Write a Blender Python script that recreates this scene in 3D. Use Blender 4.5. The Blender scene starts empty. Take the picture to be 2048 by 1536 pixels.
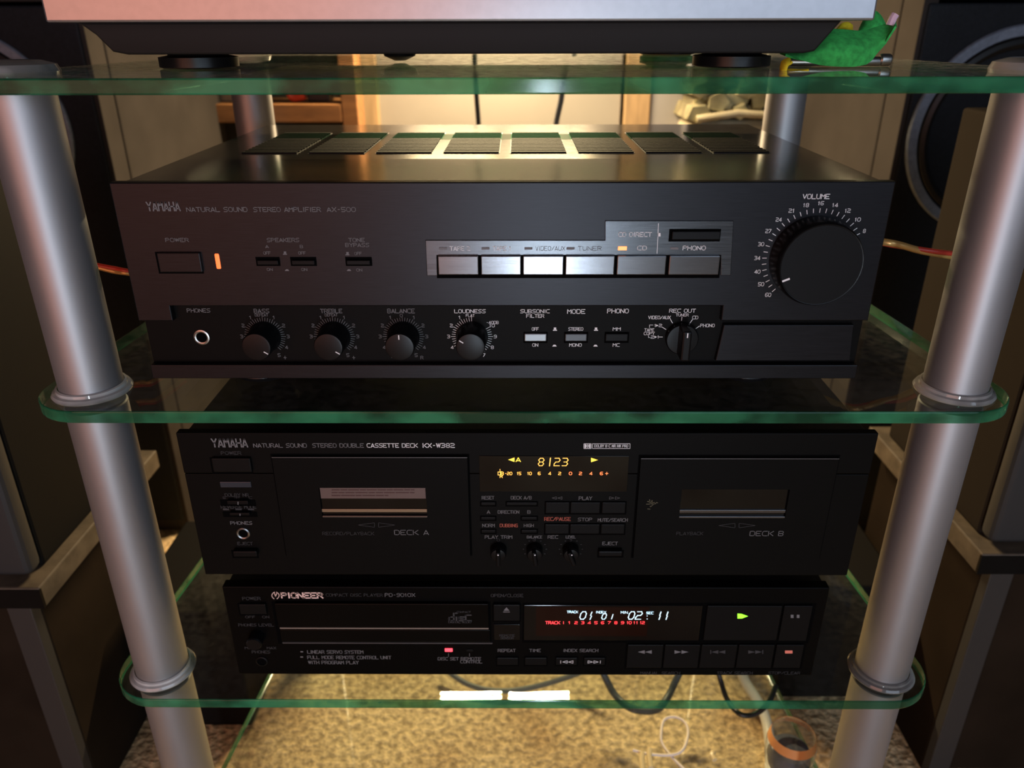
import bpy, bmesh, math, random
from mathutils import Vector, Matrix, noise
random.seed(7)
S = bpy.context.scene
COL = S.collection
FL = 0.66                      # height of the amplifier's top above the floor
# ------------------------------------------------------------------ camera
CX, CY, CZ = -0.00333, -0.43546, 0.07798 + FL
YAW, PITCH, ROLL, FPX = -0.00659, 0.43195, -0.00254, 1550.0
_f = Vector((math.sin(YAW)*math.cos(PITCH), math.cos(YAW)*math.cos(PITCH), -math.sin(PITCH)))
_r = Vector((math.cos(YAW), -math.sin(YAW), 0)); _u = _r.cross(_f)
_c, _s = math.cos(ROLL), math.sin(ROLL)
_r, _u = _c*_r + _s*_u, -_s*_r + _c*_u
cam = bpy.data.objects.new('camera', bpy.data.cameras.new('camera')); COL.objects.link(cam)
cam.matrix_world = Matrix(((_r.x, _u.x, -_f.x, CX), (_r.y, _u.y, -_f.y, CY), (_r.z, _u.z, -_f.z, CZ), (0, 0, 0, 1)))
cam.data.sensor_width = 36; cam.data.lens = FPX/2048*36; cam.data.clip_start = .01
cam.data.dof.use_dof = True; cam.data.dof.focus_distance = .47; cam.data.dof.aperture_fstop = 9
S.camera = cam

def at(px, py, X=None, Y=None, Z=None):
    """the point of a plane X=, Y= or Z= that the photograph shows at a pixel"""
    d = _f + _r*((px-1024)/FPX) + _u*((768-py)/FPX)
    o = Vector((CX, CY, CZ))
    t = (X-o.x)/d.x if X is not None else (Y-o.y)/d.y if Y is not None else (Z-o.z)/d.z
    return o + d*t

# ------------------------------------------------------------------ world and lights
w = bpy.data.worlds.new('world'); S.world = w; w.use_nodes = True
w.node_tree.nodes['Background'].inputs[0].default_value = (.30, .29, .28, 1)
w.node_tree.nodes['Background'].inputs[1].default_value = .035
def area(name, loc, target, sx, sy, col, power):
    l = bpy.data.lights.new(name, 'AREA'); l.shape = 'RECTANGLE'; l.size = sx; l.size_y = sy
    l.color = col; l.energy = power
    o = bpy.data.objects.new(name, l); COL.objects.link(o); o.location = loc
    o.rotation_euler = (Vector(target)-Vector(loc)).to_track_quat('-Z', 'Y').to_euler(); return o
for k_ in (-1, 1):      # two short tubes end to end, hung behind the rack just above the picture
    area('warm_tube_lamp', (-.032+.084*k_, .98, .888), (-.02+.084*k_, .30, .1), .146, .0022, (1, .73, .41), 9.5)
    area('warm_tube_lamp_rear', (-.032+.084*k_, .992, .888), (-.032+.084*k_, 1.12, .80), .146, .01, (1, .73, .41), .55)   # the same tubes' light towards the wall
area('window_daylight', (1.02, -2.1, 1.25), (0, 0, .5), 1.7, 1.3, (.64, .79, 1), 14)
area('red_fill_light', (-.74, -1.7, .74), (0, 0, .6), 1.3, 1.35, (1, .38, .25), 10)  # added red area light, for the reddish reflections on the metal fronts and left leg
area('highlight_strip_light', (.062, -1.35, .34), (0.0, 0, .5), .05, .6, (.72, .86, 1), 6)  # added narrow light, for the bright column on the amplifier front
S.view_settings.view_transform = 'Standard'; S.view_settings.look = 'None'
S.view_settings.gamma = 1; S.view_settings.use_curve_mapping = False
S.view_settings.exposure = 0.0

# ------------------------------------------------------------------ materials
MATS = {}
def mat(name, col=(.5, .5, .5), rough=.5, metal=0, emis=None, es=0, aniso=0, spec=.5, coat=0):
    if name in MATS: return MATS[name]
    m = bpy.data.materials.new(name); m.use_nodes = True; MATS[name] = m
    b = m.node_tree.nodes['Principled BSDF']
    b.inputs['Base Color'].default_value = (*col, 1); b.inputs['Roughness'].default_value = rough
    b.inputs['Metallic'].default_value = metal; b.inputs['Specular IOR Level'].default_value = spec
    b.inputs['Anisotropic'].default_value = aniso; b.inputs['Coat Weight'].default_value = coat
    if emis: b.inputs['Emission Color'].default_value = (*emis, 1); b.inputs['Emission Strength'].default_value = es
    return m
def grain(m, scale, stretch=(1, 1, 1), bump=.1, var=.15, dist=.0005, rvar=0, col2=None, detail=4):
    """object-space noise: colour variation, a fine bump and uneven gloss"""
    nt = m.node_tree; N = nt.nodes; L = nt.links; b = N['Principled BSDF']
    tc = N.new('ShaderNodeTexCoord'); mp = N.new('ShaderNodeMapping'); mp.inputs['Scale'].default_value = stretch
    no = N.new('ShaderNodeTexNoise'); no.inputs['Scale'].default_value = scale; no.inputs['Detail'].default_value = detail
    L.new(tc.outputs['Object'], mp.inputs[0]); L.new(mp.outputs[0], no.inputs['Vector'])
    c = b.inputs['Base Color'].default_value[:]
    mx = N.new('ShaderNodeMix'); mx.data_type = 'RGBA'
    mx.inputs[6].default_value = (*[v*(1-var) for v in c[:3]], 1)
    mx.inputs[7].default_value = (*(col2 or [min(1, v*(1+var)) for v in c[:3]]), 1)
    cr = N.new('ShaderNodeMapRange'); cr.inputs[1].default_value = .35; cr.inputs[2].default_value = .65
    L.new(no.outputs['Fac'], cr.inputs[0]); L.new(cr.outputs[0], mx.inputs[0]); L.new(mx.outputs[2], b.inputs['Base Color'])
    if bump:
        bp = N.new('ShaderNodeBump'); bp.inputs['Strength'].default_value = bump; bp.inputs['Distance'].default_value = dist
        L.new(no.outputs['Fac'], bp.inputs['Height']); L.new(bp.outputs[0], b.inputs['Normal'])
    if rvar:
        rr = N.new('ShaderNodeMapRange'); r0 = b.inputs['Roughness'].default_value
        rr.inputs[3].default_value = r0-rvar; rr.inputs[4].default_value = r0+rvar
        L.new(no.outputs['Fac'], rr.inputs[0]); L.new(rr.outputs[0], b.inputs['Roughness'])
    return m
brushed = grain(mat('brushed_black_metal', (.013, .013, .0155), .36, .7), 60, (1.2, 60, 60), .05, .18, .0002, .05)
sel_metal = grain(mat('brushed_selector_metal', (.085, .088, .094), .25, .9), 60, (1.2, 60, 60), .06, .14, .0002, .05)
black_pl = grain(mat('satin_black_plastic', (.004, .004, .004), .45, spec=.12), 90, bump=.03, var=.1)
deck_face = grain(mat('deck_black_face', (.0026, .0025, .0022), .5, .0, spec=.08), 60, (1.2, 40, 40), .04, .15, .0002, .05)
gloss_blk = mat('gloss_black', (.002, .002, .0025), .09, spec=.4)
gap_shade = mat('gap_shade_black', (.0015, .0015, .0015), .8, spec=.03)  # near-black colour put in for the shade of gaps, grooves and holes
btn_dark = mat('dark_button', (.0035, .0035, .0038), .42, 0, spec=.13)
btn_mid = grain(mat('grey_button_metal', (.16, .16, .168), .20, .9), 60, (1, 60, 60), .05, .12, .0002)
silver = mat('silver', (.50, .49, .47), .36, 1)
cover = grain(mat('painted_steel_cover', (.050, .045, .037), .13, .0, spec=.6), 140, bump=.006, var=.12, dist=.0002, rvar=.02)
black_cover = grain(mat('black_steel_cover', (.006, .006, .006), .4, spec=.25), 140, bump=.03, var=.2)
slot = mat('vent_slot', (.008, .008, .008), .5)
slat = mat('vent_rib', (.012, .011, .010), .6, spec=.06)
ink = mat('white_print', (.80, .81, .82), .5)
ink_dim = mat('shaded_worn_print', (.17, .17, .175), .6, spec=.2)  # white print greyed for weaker light on the left; worn and unlit marks too
ink_dark = mat('deep_shaded_print', (.05, .05, .052), .6, spec=.2)  # the same print, darker still for the dimmest parts of the fronts
ink_red = mat('red_print', (.45, .10, .06), .5)
ink_logo = mat('pale_logo_print', (.85, .62, .55), .4)
pink_ink = mat('salmon_square_print', (.85, .24, .17), .5)
knob_m = grain(mat('knob_black', (.004, .004, .0045), .32, spec=.2), 150, bump=.02, var=.1)
knob_face = mat('knob_face_black', (.005, .005, .0053), .45, spec=.15)
led_or = mat('orange_lamp', (.8, .2, .05), .4, emis=(1, .13, .03), es=1.7)
led_or2 = mat('orange_led', (.8, .2, .05), .4, emis=(1, .30, .10), es=1.8)
led_red = mat('red_led', (.8, .05, .05), .4, emis=(1, .06, .09), es=2.2)
led_grn = mat('green_led', (.2, .8, .05), .4, emis=(.22, 1, .02), es=2.2)
seg_amb = mat('amber_segments', (.8, .5, .1), .4, emis=(1, .42, .08), es=1.6)
seg_yel = mat('yellow_segments', (.8, .6, .1), .4, emis=(1, .62, .04), es=1.3)
seg_org = mat('red_orange_segments', (.8, .3, .1), .4, emis=(1, .20, .06), es=2)
seg_wht = mat('pale_blue_segments', (.7, .9, 1), .4, emis=(.62, .88, 1), es=.95)
seg_red = mat('red_segments', (.8, .1, .1), .4, emis=(1, .05, .06), es=1.8)
red_pane = mat('dark_red_filter', (.010, .001, .001), .1, spec=.4)
alu = grain(mat('satin_aluminium', (.38, .38, .395), .50, .82), 25, (1, 1, .3), .04, .06, .0004, .05)
plinth_m = grain(mat('silver_plinth_paint', (.44, .44, .46), .32, .85), 200, bump=.02, var=.03)
base_m = mat('matt_black_base', (.012, .011, .010), .6, spec=.2)
rubber = mat('black_rubber', (.010, .010, .011), .35)
cab_m = grain(mat('taupe_cabinet_laminate', (.036, .032, .030), .9, spec=.04), 12, (1, 1, 1), .03, .12, .0005, .05)
cab_dk = grain(mat('dark_cabinet_side', (.020, .014, .009), .9, spec=.03), 10, bump=.03, var=.2)
cab_top = grain(mat('dusty_stand_top', (.085, .068, .048), .6, spec=.3), 60, bump=.25, var=.25, dist=.0008)
baffle = grain(mat('speaker_baffle', (.012, .015, .019), .6, spec=.15), 250, bump=.1, var=.15)
cone_m = mat('woofer_cone', (.035, .04, .048), .28)
ring_m = grain(mat('woofer_ring', (.17, .21, .27), .5, .2), 180, bump=.1, var=.15)
surr_m = mat('rubber_surround', (.008, .008, .008), .4)
box_dk = mat('front_speaker_vinyl', (.006, .0055, .005), .7, spec=.08)
collar_m = mat('milky_collar', (.62, .66, .62), .2)
white_pl = mat('white_cable', (.78, .74, .66), .4)
grey_cb = mat('grey_cable', (.10, .11, .12), .45)
black_cb = mat('black_cable', (.010, .011, .013), .4)
red_cb = mat('red_insulation', (.55, .05, .03), .35)
gold_cb = mat('copper_gold_cable', (.65, .42, .14), .3, .4)
felt_g = grain(mat('green_felt', (.045, .50, .10), .9), 300, bump=.3, var=.22, dist=.0006)
felt_y = grain(mat('yellow_felt', (.85, .66, .02), .9), 300, bump=.3, var=.12, dist=.0006)
pink_m = mat('pink_bead', (.80, .55, .70), .3)
wood_o = grain(mat('orange_pine', (.27, .125, .045), .55), 14, (1, 6, 6), .1, .25, .001)
wood_p = grain(mat('pale_pine', (.42, .29, .16), .55), 12, (6, 6, .8), .08, .18, .001)
board_w = grain(mat('white_board', (.33, .315, .285), .5), 7, bump=.05, var=.05, dist=.001)
board_c = grain(mat('cool_white_board', (.34, .34, .36), .5), 7, bump=.05, var=.05, dist=.001)
wall_m = grain(mat('dark_wall_paint', (.10, .085, .065), .8), 5, bump=.1, var=.15)
log_e = grain(mat('split_log_end', (.50, .47, .27), .8), 40, bump=.3, var=.25, dist=.001)
log_b = grain(mat('log_bark', (.20, .18, .11), .9), 50, bump=.5, var=.4, dist=.002)
bag_m = grain(mat('pale_sack', (.46, .42, .30), .8), 20, bump=.3, var=.15, dist=.002)
red_toy = mat('red_plastic', (.75, .08, .03), .4)
blue_toy = mat('blue_grey_plastic', (.10, .15, .22), .4)
clear_m = mat('clear_plastic', (.95, .95, .95), .08)
clear_m.node_tree.nodes['Principled BSDF'].inputs['Transmission Weight'].default_value = .9
tape_lbl = mat('cassette_label_brown', (.12, .08, .07), .4)
tape_gold = mat('window_rib_gold', (.30, .22, .14), .3, .5)
carpet = grain(mat('beige_carpet', (.72, .53, .30), .95, spec=.1), 130, (1, 1, 1), .9, .42, .006, detail=6)
# a second, larger unevenness of the pile
def carpet_patches():
    nt = carpet.node_tree; N = nt.nodes; L = nt.links; b = N['Principled BSDF']
    old = b.inputs['Base Color'].links[0].from_socket
    tc = N.new('ShaderNodeTexCoord'); no = N.new('ShaderNodeTexNoise'); no.inputs['Scale'].default_value = 7
    mx = N.new('ShaderNodeMix'); mx.data_type = 'RGBA'; mx.blend_type = 'MULTIPLY'; mx.inputs[7].default_value = (.62, .52, .45, 1)
    mr = N.new('ShaderNodeMapRange'); mr.inputs[1].default_value = .42; mr.inputs[2].default_value = .68
    L.new(tc.outputs['Object'], no.inputs['Vector']); L.new(no.outputs['Fac'], mr.inputs[0]); L.new(mr.outputs[0], mx.inputs[0])
    L.new(old, mx.inputs[6]); L.new(mx.outputs[2], b.inputs['Base Color'])
carpet_patches()

def glass_nodes(name, tint, dust, r0=.04, gloss_rough=.006, body=0, bodycol=(0, 0, 0)):
    """a pane: clear and tinted straight through, mirror reflection by Schlick, a thin film of dust; body = coloured patches painted for reflections inside a cut edge"""
    m = bpy.data.materials.new(name); m.use_nodes = True; nt = m.node_tree; N = nt.nodes; L = nt.links; N.clear()
    out = N.new('ShaderNodeOutputMaterial'); geo = N.new('ShaderNodeNewGeometry')
    dot = N.new('ShaderNodeVectorMath'); dot.operation = 'DOT_PRODUCT'
    L.new(geo.outputs['Normal'], dot.inputs[0]); L.new(geo.outputs['Incoming'], dot.inputs[1])
    def M(op, a, b=None, c=False):
        n = N.new('ShaderNodeMath'); n.operation = op; n.use_clamp = c
        for i, v in enumerate((a, b)):
            if v is None: continue
            if isinstance(v, (int, float)): n.inputs[i].default_value = v
            else: L.new(v, n.inputs[i])
        return n.outputs[0]
    co = M('ABSOLUTE', dot.outputs['Value'])
    F = M('ADD', M('MULTIPLY', M('POWER', M('SUBTRACT', 1, co), 5), 1-r0), r0, True)
    tr = N.new('ShaderNodeBsdfTransparent'); tr.inputs[0].default_value = (*tint, 1)
    gl = N.new('ShaderNodeBsdfGlossy'); gl.inputs['Roughness'].default_value = gloss_rough; gl.inputs[0].default_value = (.95, .97, .96, 1)
    base = tr.outputs[0]
    tc = N.new('ShaderNodeTexCoord')
    if body:
        mp = N.new('ShaderNodeMapping'); mp.inputs['Scale'].default_value = (.45, .3, .6); L.new(tc.outputs['Object'], mp.inputs[0])
        no = N.new('ShaderNodeTexNoise'); no.inputs['Scale'].default_value = 42; no.inputs['Detail'].default_value = 3; L.new(mp.outputs[0], no.inputs['Vector'])
        cr = N.new('ShaderNodeValToRGB'); cr.color_ramp.elements[0].position = .42; cr.color_ramp.elements[1].position = .60
        cr.color_ramp.elements[0].color = (*[v*.22 for v in bodycol], 1); cr.color_ramp.elements[1].color = (*bodycol, 1)
        L.new(no.outputs['Fac'], cr.inputs[0])
        df = N.new('ShaderNodeBsdfDiffuse'); L.new(cr.outputs[0], df.inputs[0])
        tl = N.new('ShaderNodeBsdfTranslucent'); L.new(cr.outputs[0], tl.inputs[0])
        ms = N.new('ShaderNodeMixShader'); ms.inputs[0].default_value = .15; L.new(df.outputs[0], ms.inputs[1]); L.new(tl.outputs[0], ms.inputs[2])
        mb = N.new('ShaderNodeMixShader'); mb.inputs[0].default_value = body; L.new(base, mb.inputs[1]); L.new(ms.outputs[0], mb.inputs[2]); base = mb.outputs[0]
    ms = N.new('ShaderNodeMixShader'); L.new(F, ms.inputs[0]); L.new(base, ms.inputs[1]); L.new(gl.outputs[0], ms.inputs[2])
    last = ms.outputs[0]
    if dust:
        no = N.new('ShaderNodeTexNoise'); no.inputs['Scale'].default_value = 160; no.inputs['Detail'].default_value = 5
        L.new(tc.outputs['Object'], no.inputs['Vector'])
        mr = N.new('ShaderNodeMapRange'); mr.inputs[1].default_value = .4; mr.inputs[2].default_value = .75; mr.inputs[3].default_value = .3; mr.inputs[4].default_value = 2.5
        L.new(no.outputs['Fac'], mr.inputs[0])
        fac = M('MINIMUM', M('MULTIPLY', M('DIVIDE', dust, M('MAXIMUM', co, .04)), mr.outputs[0]), .6)
        dd = N.new('ShaderNodeBsdfDiffuse'); dd.inputs[0].default_value = (.5, .48, .43, 1)
        m2 = N.new('ShaderNodeMixShader'); L.new(fac, m2.inputs[0]); L.new(last, m2.inputs[1]); L.new(dd.outputs[0], m2.inputs[2]); last = m2.outputs[0]
    L.new(last, out.inputs[0]); return m
glass_face = glass_nodes('shelf_glass', (.94, .97, .95), .010)
glass_edge = glass_nodes('green_glass_edge', (.30, .75, .50), 0, r0=.02, gloss_rough=.10, body=.66, bodycol=(.050, .33, .155))  # green patches stand in for light reflected inside the edge
collar_glass = glass_nodes('clear_collar_plastic', (.78, .80, .78), .0, r0=.06, gloss_rough=.08, body=.75, bodycol=(.9, .92, .9))
cup_glass = glass_nodes('thin_clear_cup', (.90, .92, .95), .03, r0=.06, gloss_rough=.05)

# ------------------------------------------------------------------ mesh helpers
class MB:
    def __init__(s): s.b = bmesh.new(); s.ang = 12
    def box(s, x0, x1, y0, y1, z0, z1, bev=0, seg=2):
        r = bmesh.ops.create_cube(s.b, size=1, matrix=Matrix.Translation(((x0+x1)/2, (y0+y1)/2, (z0+z1)/2)) @ Matrix.Diagonal((abs(x1-x0), abs(y1-y0), abs(z1-z0), 1)))
        if bev:
            es = list({e for v in r['verts'] for e in v.link_edges})
            bmesh.ops.bevel(s.b, geom=es, offset=bev, segments=seg, affect='EDGES', profile=.5)
        return s
    def prism(s, pts, y0, y1, bev=0):
        """polygon in X,Z pushed through Y"""
        a = [s.b.verts.new((p[0], y0, p[1])) for p in pts]; c = [s.b.verts.new((p[0], y1, p[1])) for p in pts]
        n = len(pts); fs = [s.b.faces.new(a), s.b.faces.new(c[::-1])]
        for i in range(n): fs.append(s.b.faces.new((a[i], c[i], c[(i+1) % n], a[(i+1) % n])))
        bmesh.ops.recalc_face_normals(s.b, faces=fs)
        if bev:
            es = [e for e in s.b.edges if e.verts[0] in a and e.verts[1] in a]
            bmesh.ops.bevel(s.b, geom=es, offset=bev, segments=2, affect='EDGES', profile=.5)
        return s
    def slab(s, pts, z0, z1, bev=0):
        """polygon in X,Y pushed through Z"""
        a = [s.b.verts.new((p[0], p[1], z0)) for p in pts]; c = [s.b.verts.new((p[0], p[1], z1)) for p in pts]
        n = len(pts); fs = [s.b.faces.new(a[::-1]), s.b.faces.new(c)]; sd = []
        for i in range(n): sd.append(s.b.faces.new((a[i], a[(i+1) % n], c[(i+1) % n], c[i])))
        for f in sd: f.material_index = 1
        bmesh.ops.recalc_face_normals(s.b, faces=fs+sd)
        if bev:
            es = list({e for f in fs for e in f.edges})
            r = bmesh.ops.bevel(s.b, geom=es, offset=bev, segments=2, affect='EDGES', profile=.5)
            for f in r['faces']:
                f.material_index = 1
        return s
    def lathe(s, prof, cen, axis='Y', n=40, cap=True):
        """prof: (radius, distance along the axis); the axis Y runs towards the camera (-Y)"""
        s.ang = 28
        rings = []
        for r, h in prof:
            ring = []
            for i in range(n):
                a = 2*math.pi*i/n; x, z = r*math.cos(a), r*math.sin(a)
                p = (cen[0]+x, cen[1]-h, cen[2]+z) if axis == 'Y' else (cen[0]+x, cen[1]+z, cen[2]+h) if axis == 'Z' else (cen[0]+h, cen[1]+x, cen[2]+z)
                ring.append(s.b.verts.new(p))
            rings.append(ring)
        fs = []
        for A, B in zip(rings, rings[1:]):
            for i in range(n): fs.append(s.b.faces.new((A[i], A[(i+1) % n], B[(i+1) % n], B[i])))
        if cap: fs += [s.b.faces.new(rings[0][::-1]), s.b.faces.new(rings[-1])]
        bmesh.ops.recalc_face_normals(s.b, faces=fs); return s
    def tube(s, pts, r, n=14, closed=False):
        s.ang = 28; P = [Vector(p) for p in pts]; rings = []; up = Vector((0, 0, 1))
        for i, p in enumerate(P):
            t = (P[min(i+1, len(P)-1)]-P[max(i-1, 0)]).normalized()
            a = t.cross(up)
            if a.length < .05: a = t.cross(Vector((1, 0, 0)))
            a.normalize(); b = a.cross(t)
            rings.append([s.b.verts.new(p+(a*math.cos(2*math.pi*k/n)+b*math.sin(2*math.pi*k/n))*r) for k in range(n)])
        fs = []
        for A, B in zip(rings, rings[1:]):
            for k in range(n): fs.append(s.b.faces.new((A[k], A[(k+1) % n], B[(k+1) % n], B[k])))
        fs += [s.b.faces.new(rings[0][::-1]), s.b.faces.new(rings[-1])]
        bmesh.ops.recalc_face_normals(s.b, faces=fs); return s
    def quad(s, *p):
        s.b.faces.new([s.b.verts.new(q) for q in p]); return s
    def build(s, name, m, parent=None, smooth=True, mats=None):
        me = bpy.data.meshes.new(name); off = parent.matrix_world.translation if False else Vector(WL.get(parent.name, (0, 0, 0))) if parent else Vector()
        bmesh.ops.translate(s.b, verts=s.b.verts, vec=-off)
        s.b.to_mesh(me); s.b.free()
        for q in (mats or [m]): me.materials.append(q)
        if smooth:
            me.polygons.foreach_set('use_smooth', [True]*len(me.polygons))
            try: me.set_sharp_from_angle(angle=math.radians(s.ang))
            except Exception: pass
        o = bpy.data.objects.new(name, me); COL.objects.link(o)
        if parent: o.parent = parent
        WL[o.name] = tuple(off)
        return o
WL = {}
def tag(o, label=None, cat=None, group=None, kind=None):
    for k, v in (('label', label), ('category', cat), ('group', group), ('kind', kind)):
        if v: o[k] = v
    return o
def thing(name, loc, label, cat, group=None):
    o = bpy.data.objects.new(name, None); COL.objects.link(o); o.location = loc; o.empty_display_size = .05
    WL[o.name] = tuple(loc); return tag(o, label, cat, group)
def smooth_path(P, n=8):
    P = [Vector(p) for p in P]; out = []
    for i in range(len(P)-1):
        p0, p1, p2, p3 = P[max(i-1, 0)], P[i], P[i+1], P[min(i+2, len(P)-1)]
        for k in range(n):
            t = k/n; out.append(.5*((2*p1)+(p2-p0)*t+(2*p0-5*p1+4*p2-p3)*t*t+(3*p1-p0-3*p2+p3)*t**3))
    return out+[P[-1]]

# stroke lettering on a 4 x 4 grid, wide and square like the print on hi-fi fronts
G = {'A': '00 24 40|11 31', 'B': '00 04 34 43 32 02|32 41 30 00', 'C': '44 14 03 01 10 40', 'D': '00 04 34 43 41 30 00', 'E': '44 04 00 40|02 32',
     'F': '44 04 00|02 32', 'G': '44 14 03 01 10 40 42 22', 'H': '00 04|40 44|02 42', 'I': '20 24', 'J': '44 41 30 10 01', 'K': '00 04|44 12 40|02 12',
     'L': '04 00 40', 'M': '00 04 22 44 40', 'N': '00 04 40 44', 'O': '10 01 03 14 34 43 41 30 10', 'P': '00 04 34 43 32 02', 'Q': '10 01 03 14 34 43 41 30 10|21 40',
     'R': '00 04 34 43 32 02|22 40', 'S': '44 14 03 12 32 41 30 00', 'T': '04 44|24 20', 'U': '04 01 10 30 41 44', 'V': '04 20 44', 'W': '04 10 24 30 44',
     'X': '00 44|04 40', 'Y': '04 22 44|22 20', 'Z': '04 44 00 40', '0': '10 01 03 14 34 43 41 30 10', '1': '13 24 20', '2': '04 34 43 32 12 01 00 40',
     '3': '04 34 43 32 12|32 41 30 00', '4': '30 34 01 41', '5': '44 04 02 32 41 30 00', '6': '44 14 03 01 10 30 41 32 02', '7': '04 44 10',
     '8': '12 01 10 30 41 32 12 03 14 34 43 32', '9': '00 30 41 43 34 14 03 12 42', '-': '12 32', '/': '00 44', '+': '02 42|20 24', '.': '20 21', ':': '21 21|23 23',
     'd': '44 40 10 01 12 42', 'i': '20 22|24 24', 's': '42 02 01 41 40 00', 'c': '43 03 00 40',
     '<': '42 02|42 24 02 20 42', '{': '44 02 40 44', '}': '04 42 00 04', '|': '24 20', '~': '00 04 34 43 41 30 00', '^': '00 40 24 00', '_': '00 40|01 41'}
ADV = {'I': .35, '1': .6, ' ': .55, '/': .9, '-': .8, '.': .3, ':': .4, '|': .3, 'i': .4}
class Face:
    """a flat front at a fixed Y; pixel coordinates of the photograph fall on it"""
    def __init__(s, Y, parent): s.Y = Y; s.o = parent
    def p(s, px, py, out=0): v = at(px, py, Y=s.Y-out); return v.x, v.z
    def rect(s, x0, y0, x1, y1, out=0):
        yc, xc = (y0+y1)/2, (x0+x1)/2
        return s.p(x0, yc, out)[0], s.p(x1, yc, out)[0], s.p(xc, y1, out)[1], s.p(xc, y0, out)[1]
    def block(s, name, x0, y0, x1, y1, out, m, bev=.0004, back=.0006, mb=None, parent=None):
        X0, X1, Z0, Z1 = s.rect(x0, y0, x1, y1, out)
        b = mb or MB(); b.box(X0, X1, s.Y-out, s.Y+back, Z0, Z1, bev)
        return b if mb else b.build(name, m, parent or s.o)
    def stroke(s, b, A, B, wd, out):
        A = Vector(A); B = Vector(B); d = B-A
        if d.length < 1e-7: d = Vector((wd, 0)); A = A-d*.5; B = A+d; wdv = wd
        t = d.normalized(); n = Vector((-t.y, t.x))*wd/2; A = A-t*wd*.38; B = B+t*wd*.38; y = s.Y-out
        q = [A+n, B+n, B-n, A-n]
        f = b.b.faces.new([b.b.verts.new((v.x, y, v.y)) for v in q])
    def text(s, b, st, x0, x1, yc, h, wt=.16, shear=0, out=.0002, gap=.28):
        X0, X1, Z0, Z1 = s.rect(x0, yc-h/2, x1, yc+h/2, out)
        tot = sum(ADV.get(c, 1) for c in st) + gap*(len(st)-1); k = (X1-X0)/tot; x = X0; H = Z1-Z0
        for c in st:
            a = ADV.get(c, 1)
            if c != ' ' and c in G:
                cw = k if a >= .8 else k*.9; cx = x+a*k/2 - cw/2
                if a >= .8: cw = a*k; cx = x
                for part in G[c].split('|'):
                    pt = [(cx+cw*(int(q[0])/4)+shear*H*int(q[1])/4, Z0+H*int(q[1])/4) for q in part.split()]
                    for A, B in zip(pt, pt[1:]): s.stroke(b, A, B, H*wt, out)
            x += (a+gap)*k
    def line(s, b, x0, y0, x1, y1, wpx=1.3, out=.0002):
        wd = abs(s.p(x0+wpx, y0)[0]-s.p(x0, y0)[0]); s.stroke(b, s.p(x0, y0, out), s.p(x1, y1, out), wd, out)
    def poly(s, b, pts, out=.0002):
        b.b.faces.new([b.b.verts.new((s.p(*q, out)[0], s.Y-out, s.p(*q, out)[1])) for q in pts][::-1])
    def button(s, name, x0, y0, x1, y1, out, m, bev=.0004, gap=2.2):
        r = s.block('button_gap_shade', x0-gap, y0-gap, x1+gap, y1+gap, .00015, gap_shade, 0)  # flat dark sheet drawn as the shaded gap around a button
        return s.block(name, x0, y0, x1, y1, out, m, bev)

# ------------------------------------------------------------------ structure
f = MB().box(-2.2, 2.2, -2.6, 1.3, -.03, 0).build('floor', carpet, smooth=False); tag(f, kind='structure')
WY = 1.17
f = MB().box(-2.2, 2.2, WY, WY+.05, 0, 2.4).build('wall_back', wall_m, smooth=False); tag(f, kind='structure')

# ------------------------------------------------------------------ glass rack
GW, GD, TAP, BACK, TH = .3062, .0209, .0744, .385, .008
ZT, ZM, ZB, ZL = (FL+v for v in (.05505, -.13156, -.36625, -.59283))
rack = thing('glass_rack', (0, .2, 0), 'four-tier hi-fi rack of clear glass shelves on silver tube legs', 'rack')
def outline(r=.036):
    sx0, sx1 = GW, GW-TAP*(BACK+GD)
    P = []
    for cx, cy, a0 in ((-sx0+r, -GD+r, 180), (sx0-r, -GD+r, 270), (sx1-r, BACK-r, 0), (-sx1+r, BACK-r, 90)):
        for k in range(11):
            a = math.radians(a0+9*k); P.append((cx+r*math.cos(a), cy+r*math.sin(a)))
    return P
shelves = []
for z in (ZT, ZM, ZB, ZL):
    shelves.append(MB().slab(outline(), z-TH, z, .0009).build('glass_shelf', None, rack, mats=[glass_face, glass_edge]))
PX, PY, PR = .2727, .0091, .0187
BX = (at(503, 190, Y=.362).x, at(1573, 190, Y=.362).x)
poles = [(-PX, PY), (PX, PY), (BX[0], .362), (BX[1], .362)]
def collar(x, y, z, up):
    s = 1 if up else -1
    prof = [(PR+.0006, z), (PR+.0046, z), (PR+.0050, z+s*.0012), (PR+.0040, z+s*.0028), (PR+.0022, z+s*.0034), (PR+.0020, z+s*.0052), (PR+.0006, z+s*.0056)]
    MB().lathe([(r, h-0) for r, h in prof], (x, y, 0), 'Z', 48, False).build('collar', collar_glass, rack)
for x, y in poles:
    zs = [.012, ZL-TH, ZL, ZB-TH, ZB, ZM-TH, ZM, ZT-TH]
    for a, b in ((0, 1), (2, 3), (4, 5), (6, 7)):
        MB().lathe([(PR-.001, zs[a]), (PR, zs[a]+.0006), (PR, zs[b]-.0006), (PR-.001, zs[b])], (x, y, 0), 'Z', 48).build('tube_section', alu, rack)
    for z in (ZL, ZB, ZM):
        collar(x, y, z, True)
    MB().lathe([(PR+.004, ZT), (PR+.0045, ZT+.002), (PR+.003, ZT+.0055), (PR-.004, ZT+.0075)], (x, y, 0), 'Z', 40).build('end_cap', collar_glass, rack)
    MB().lathe([(.014, 0), (.016, .004), (.012, .012)], (x, y, 0), 'Z', 24).build('foot', rubber, rack)

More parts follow.
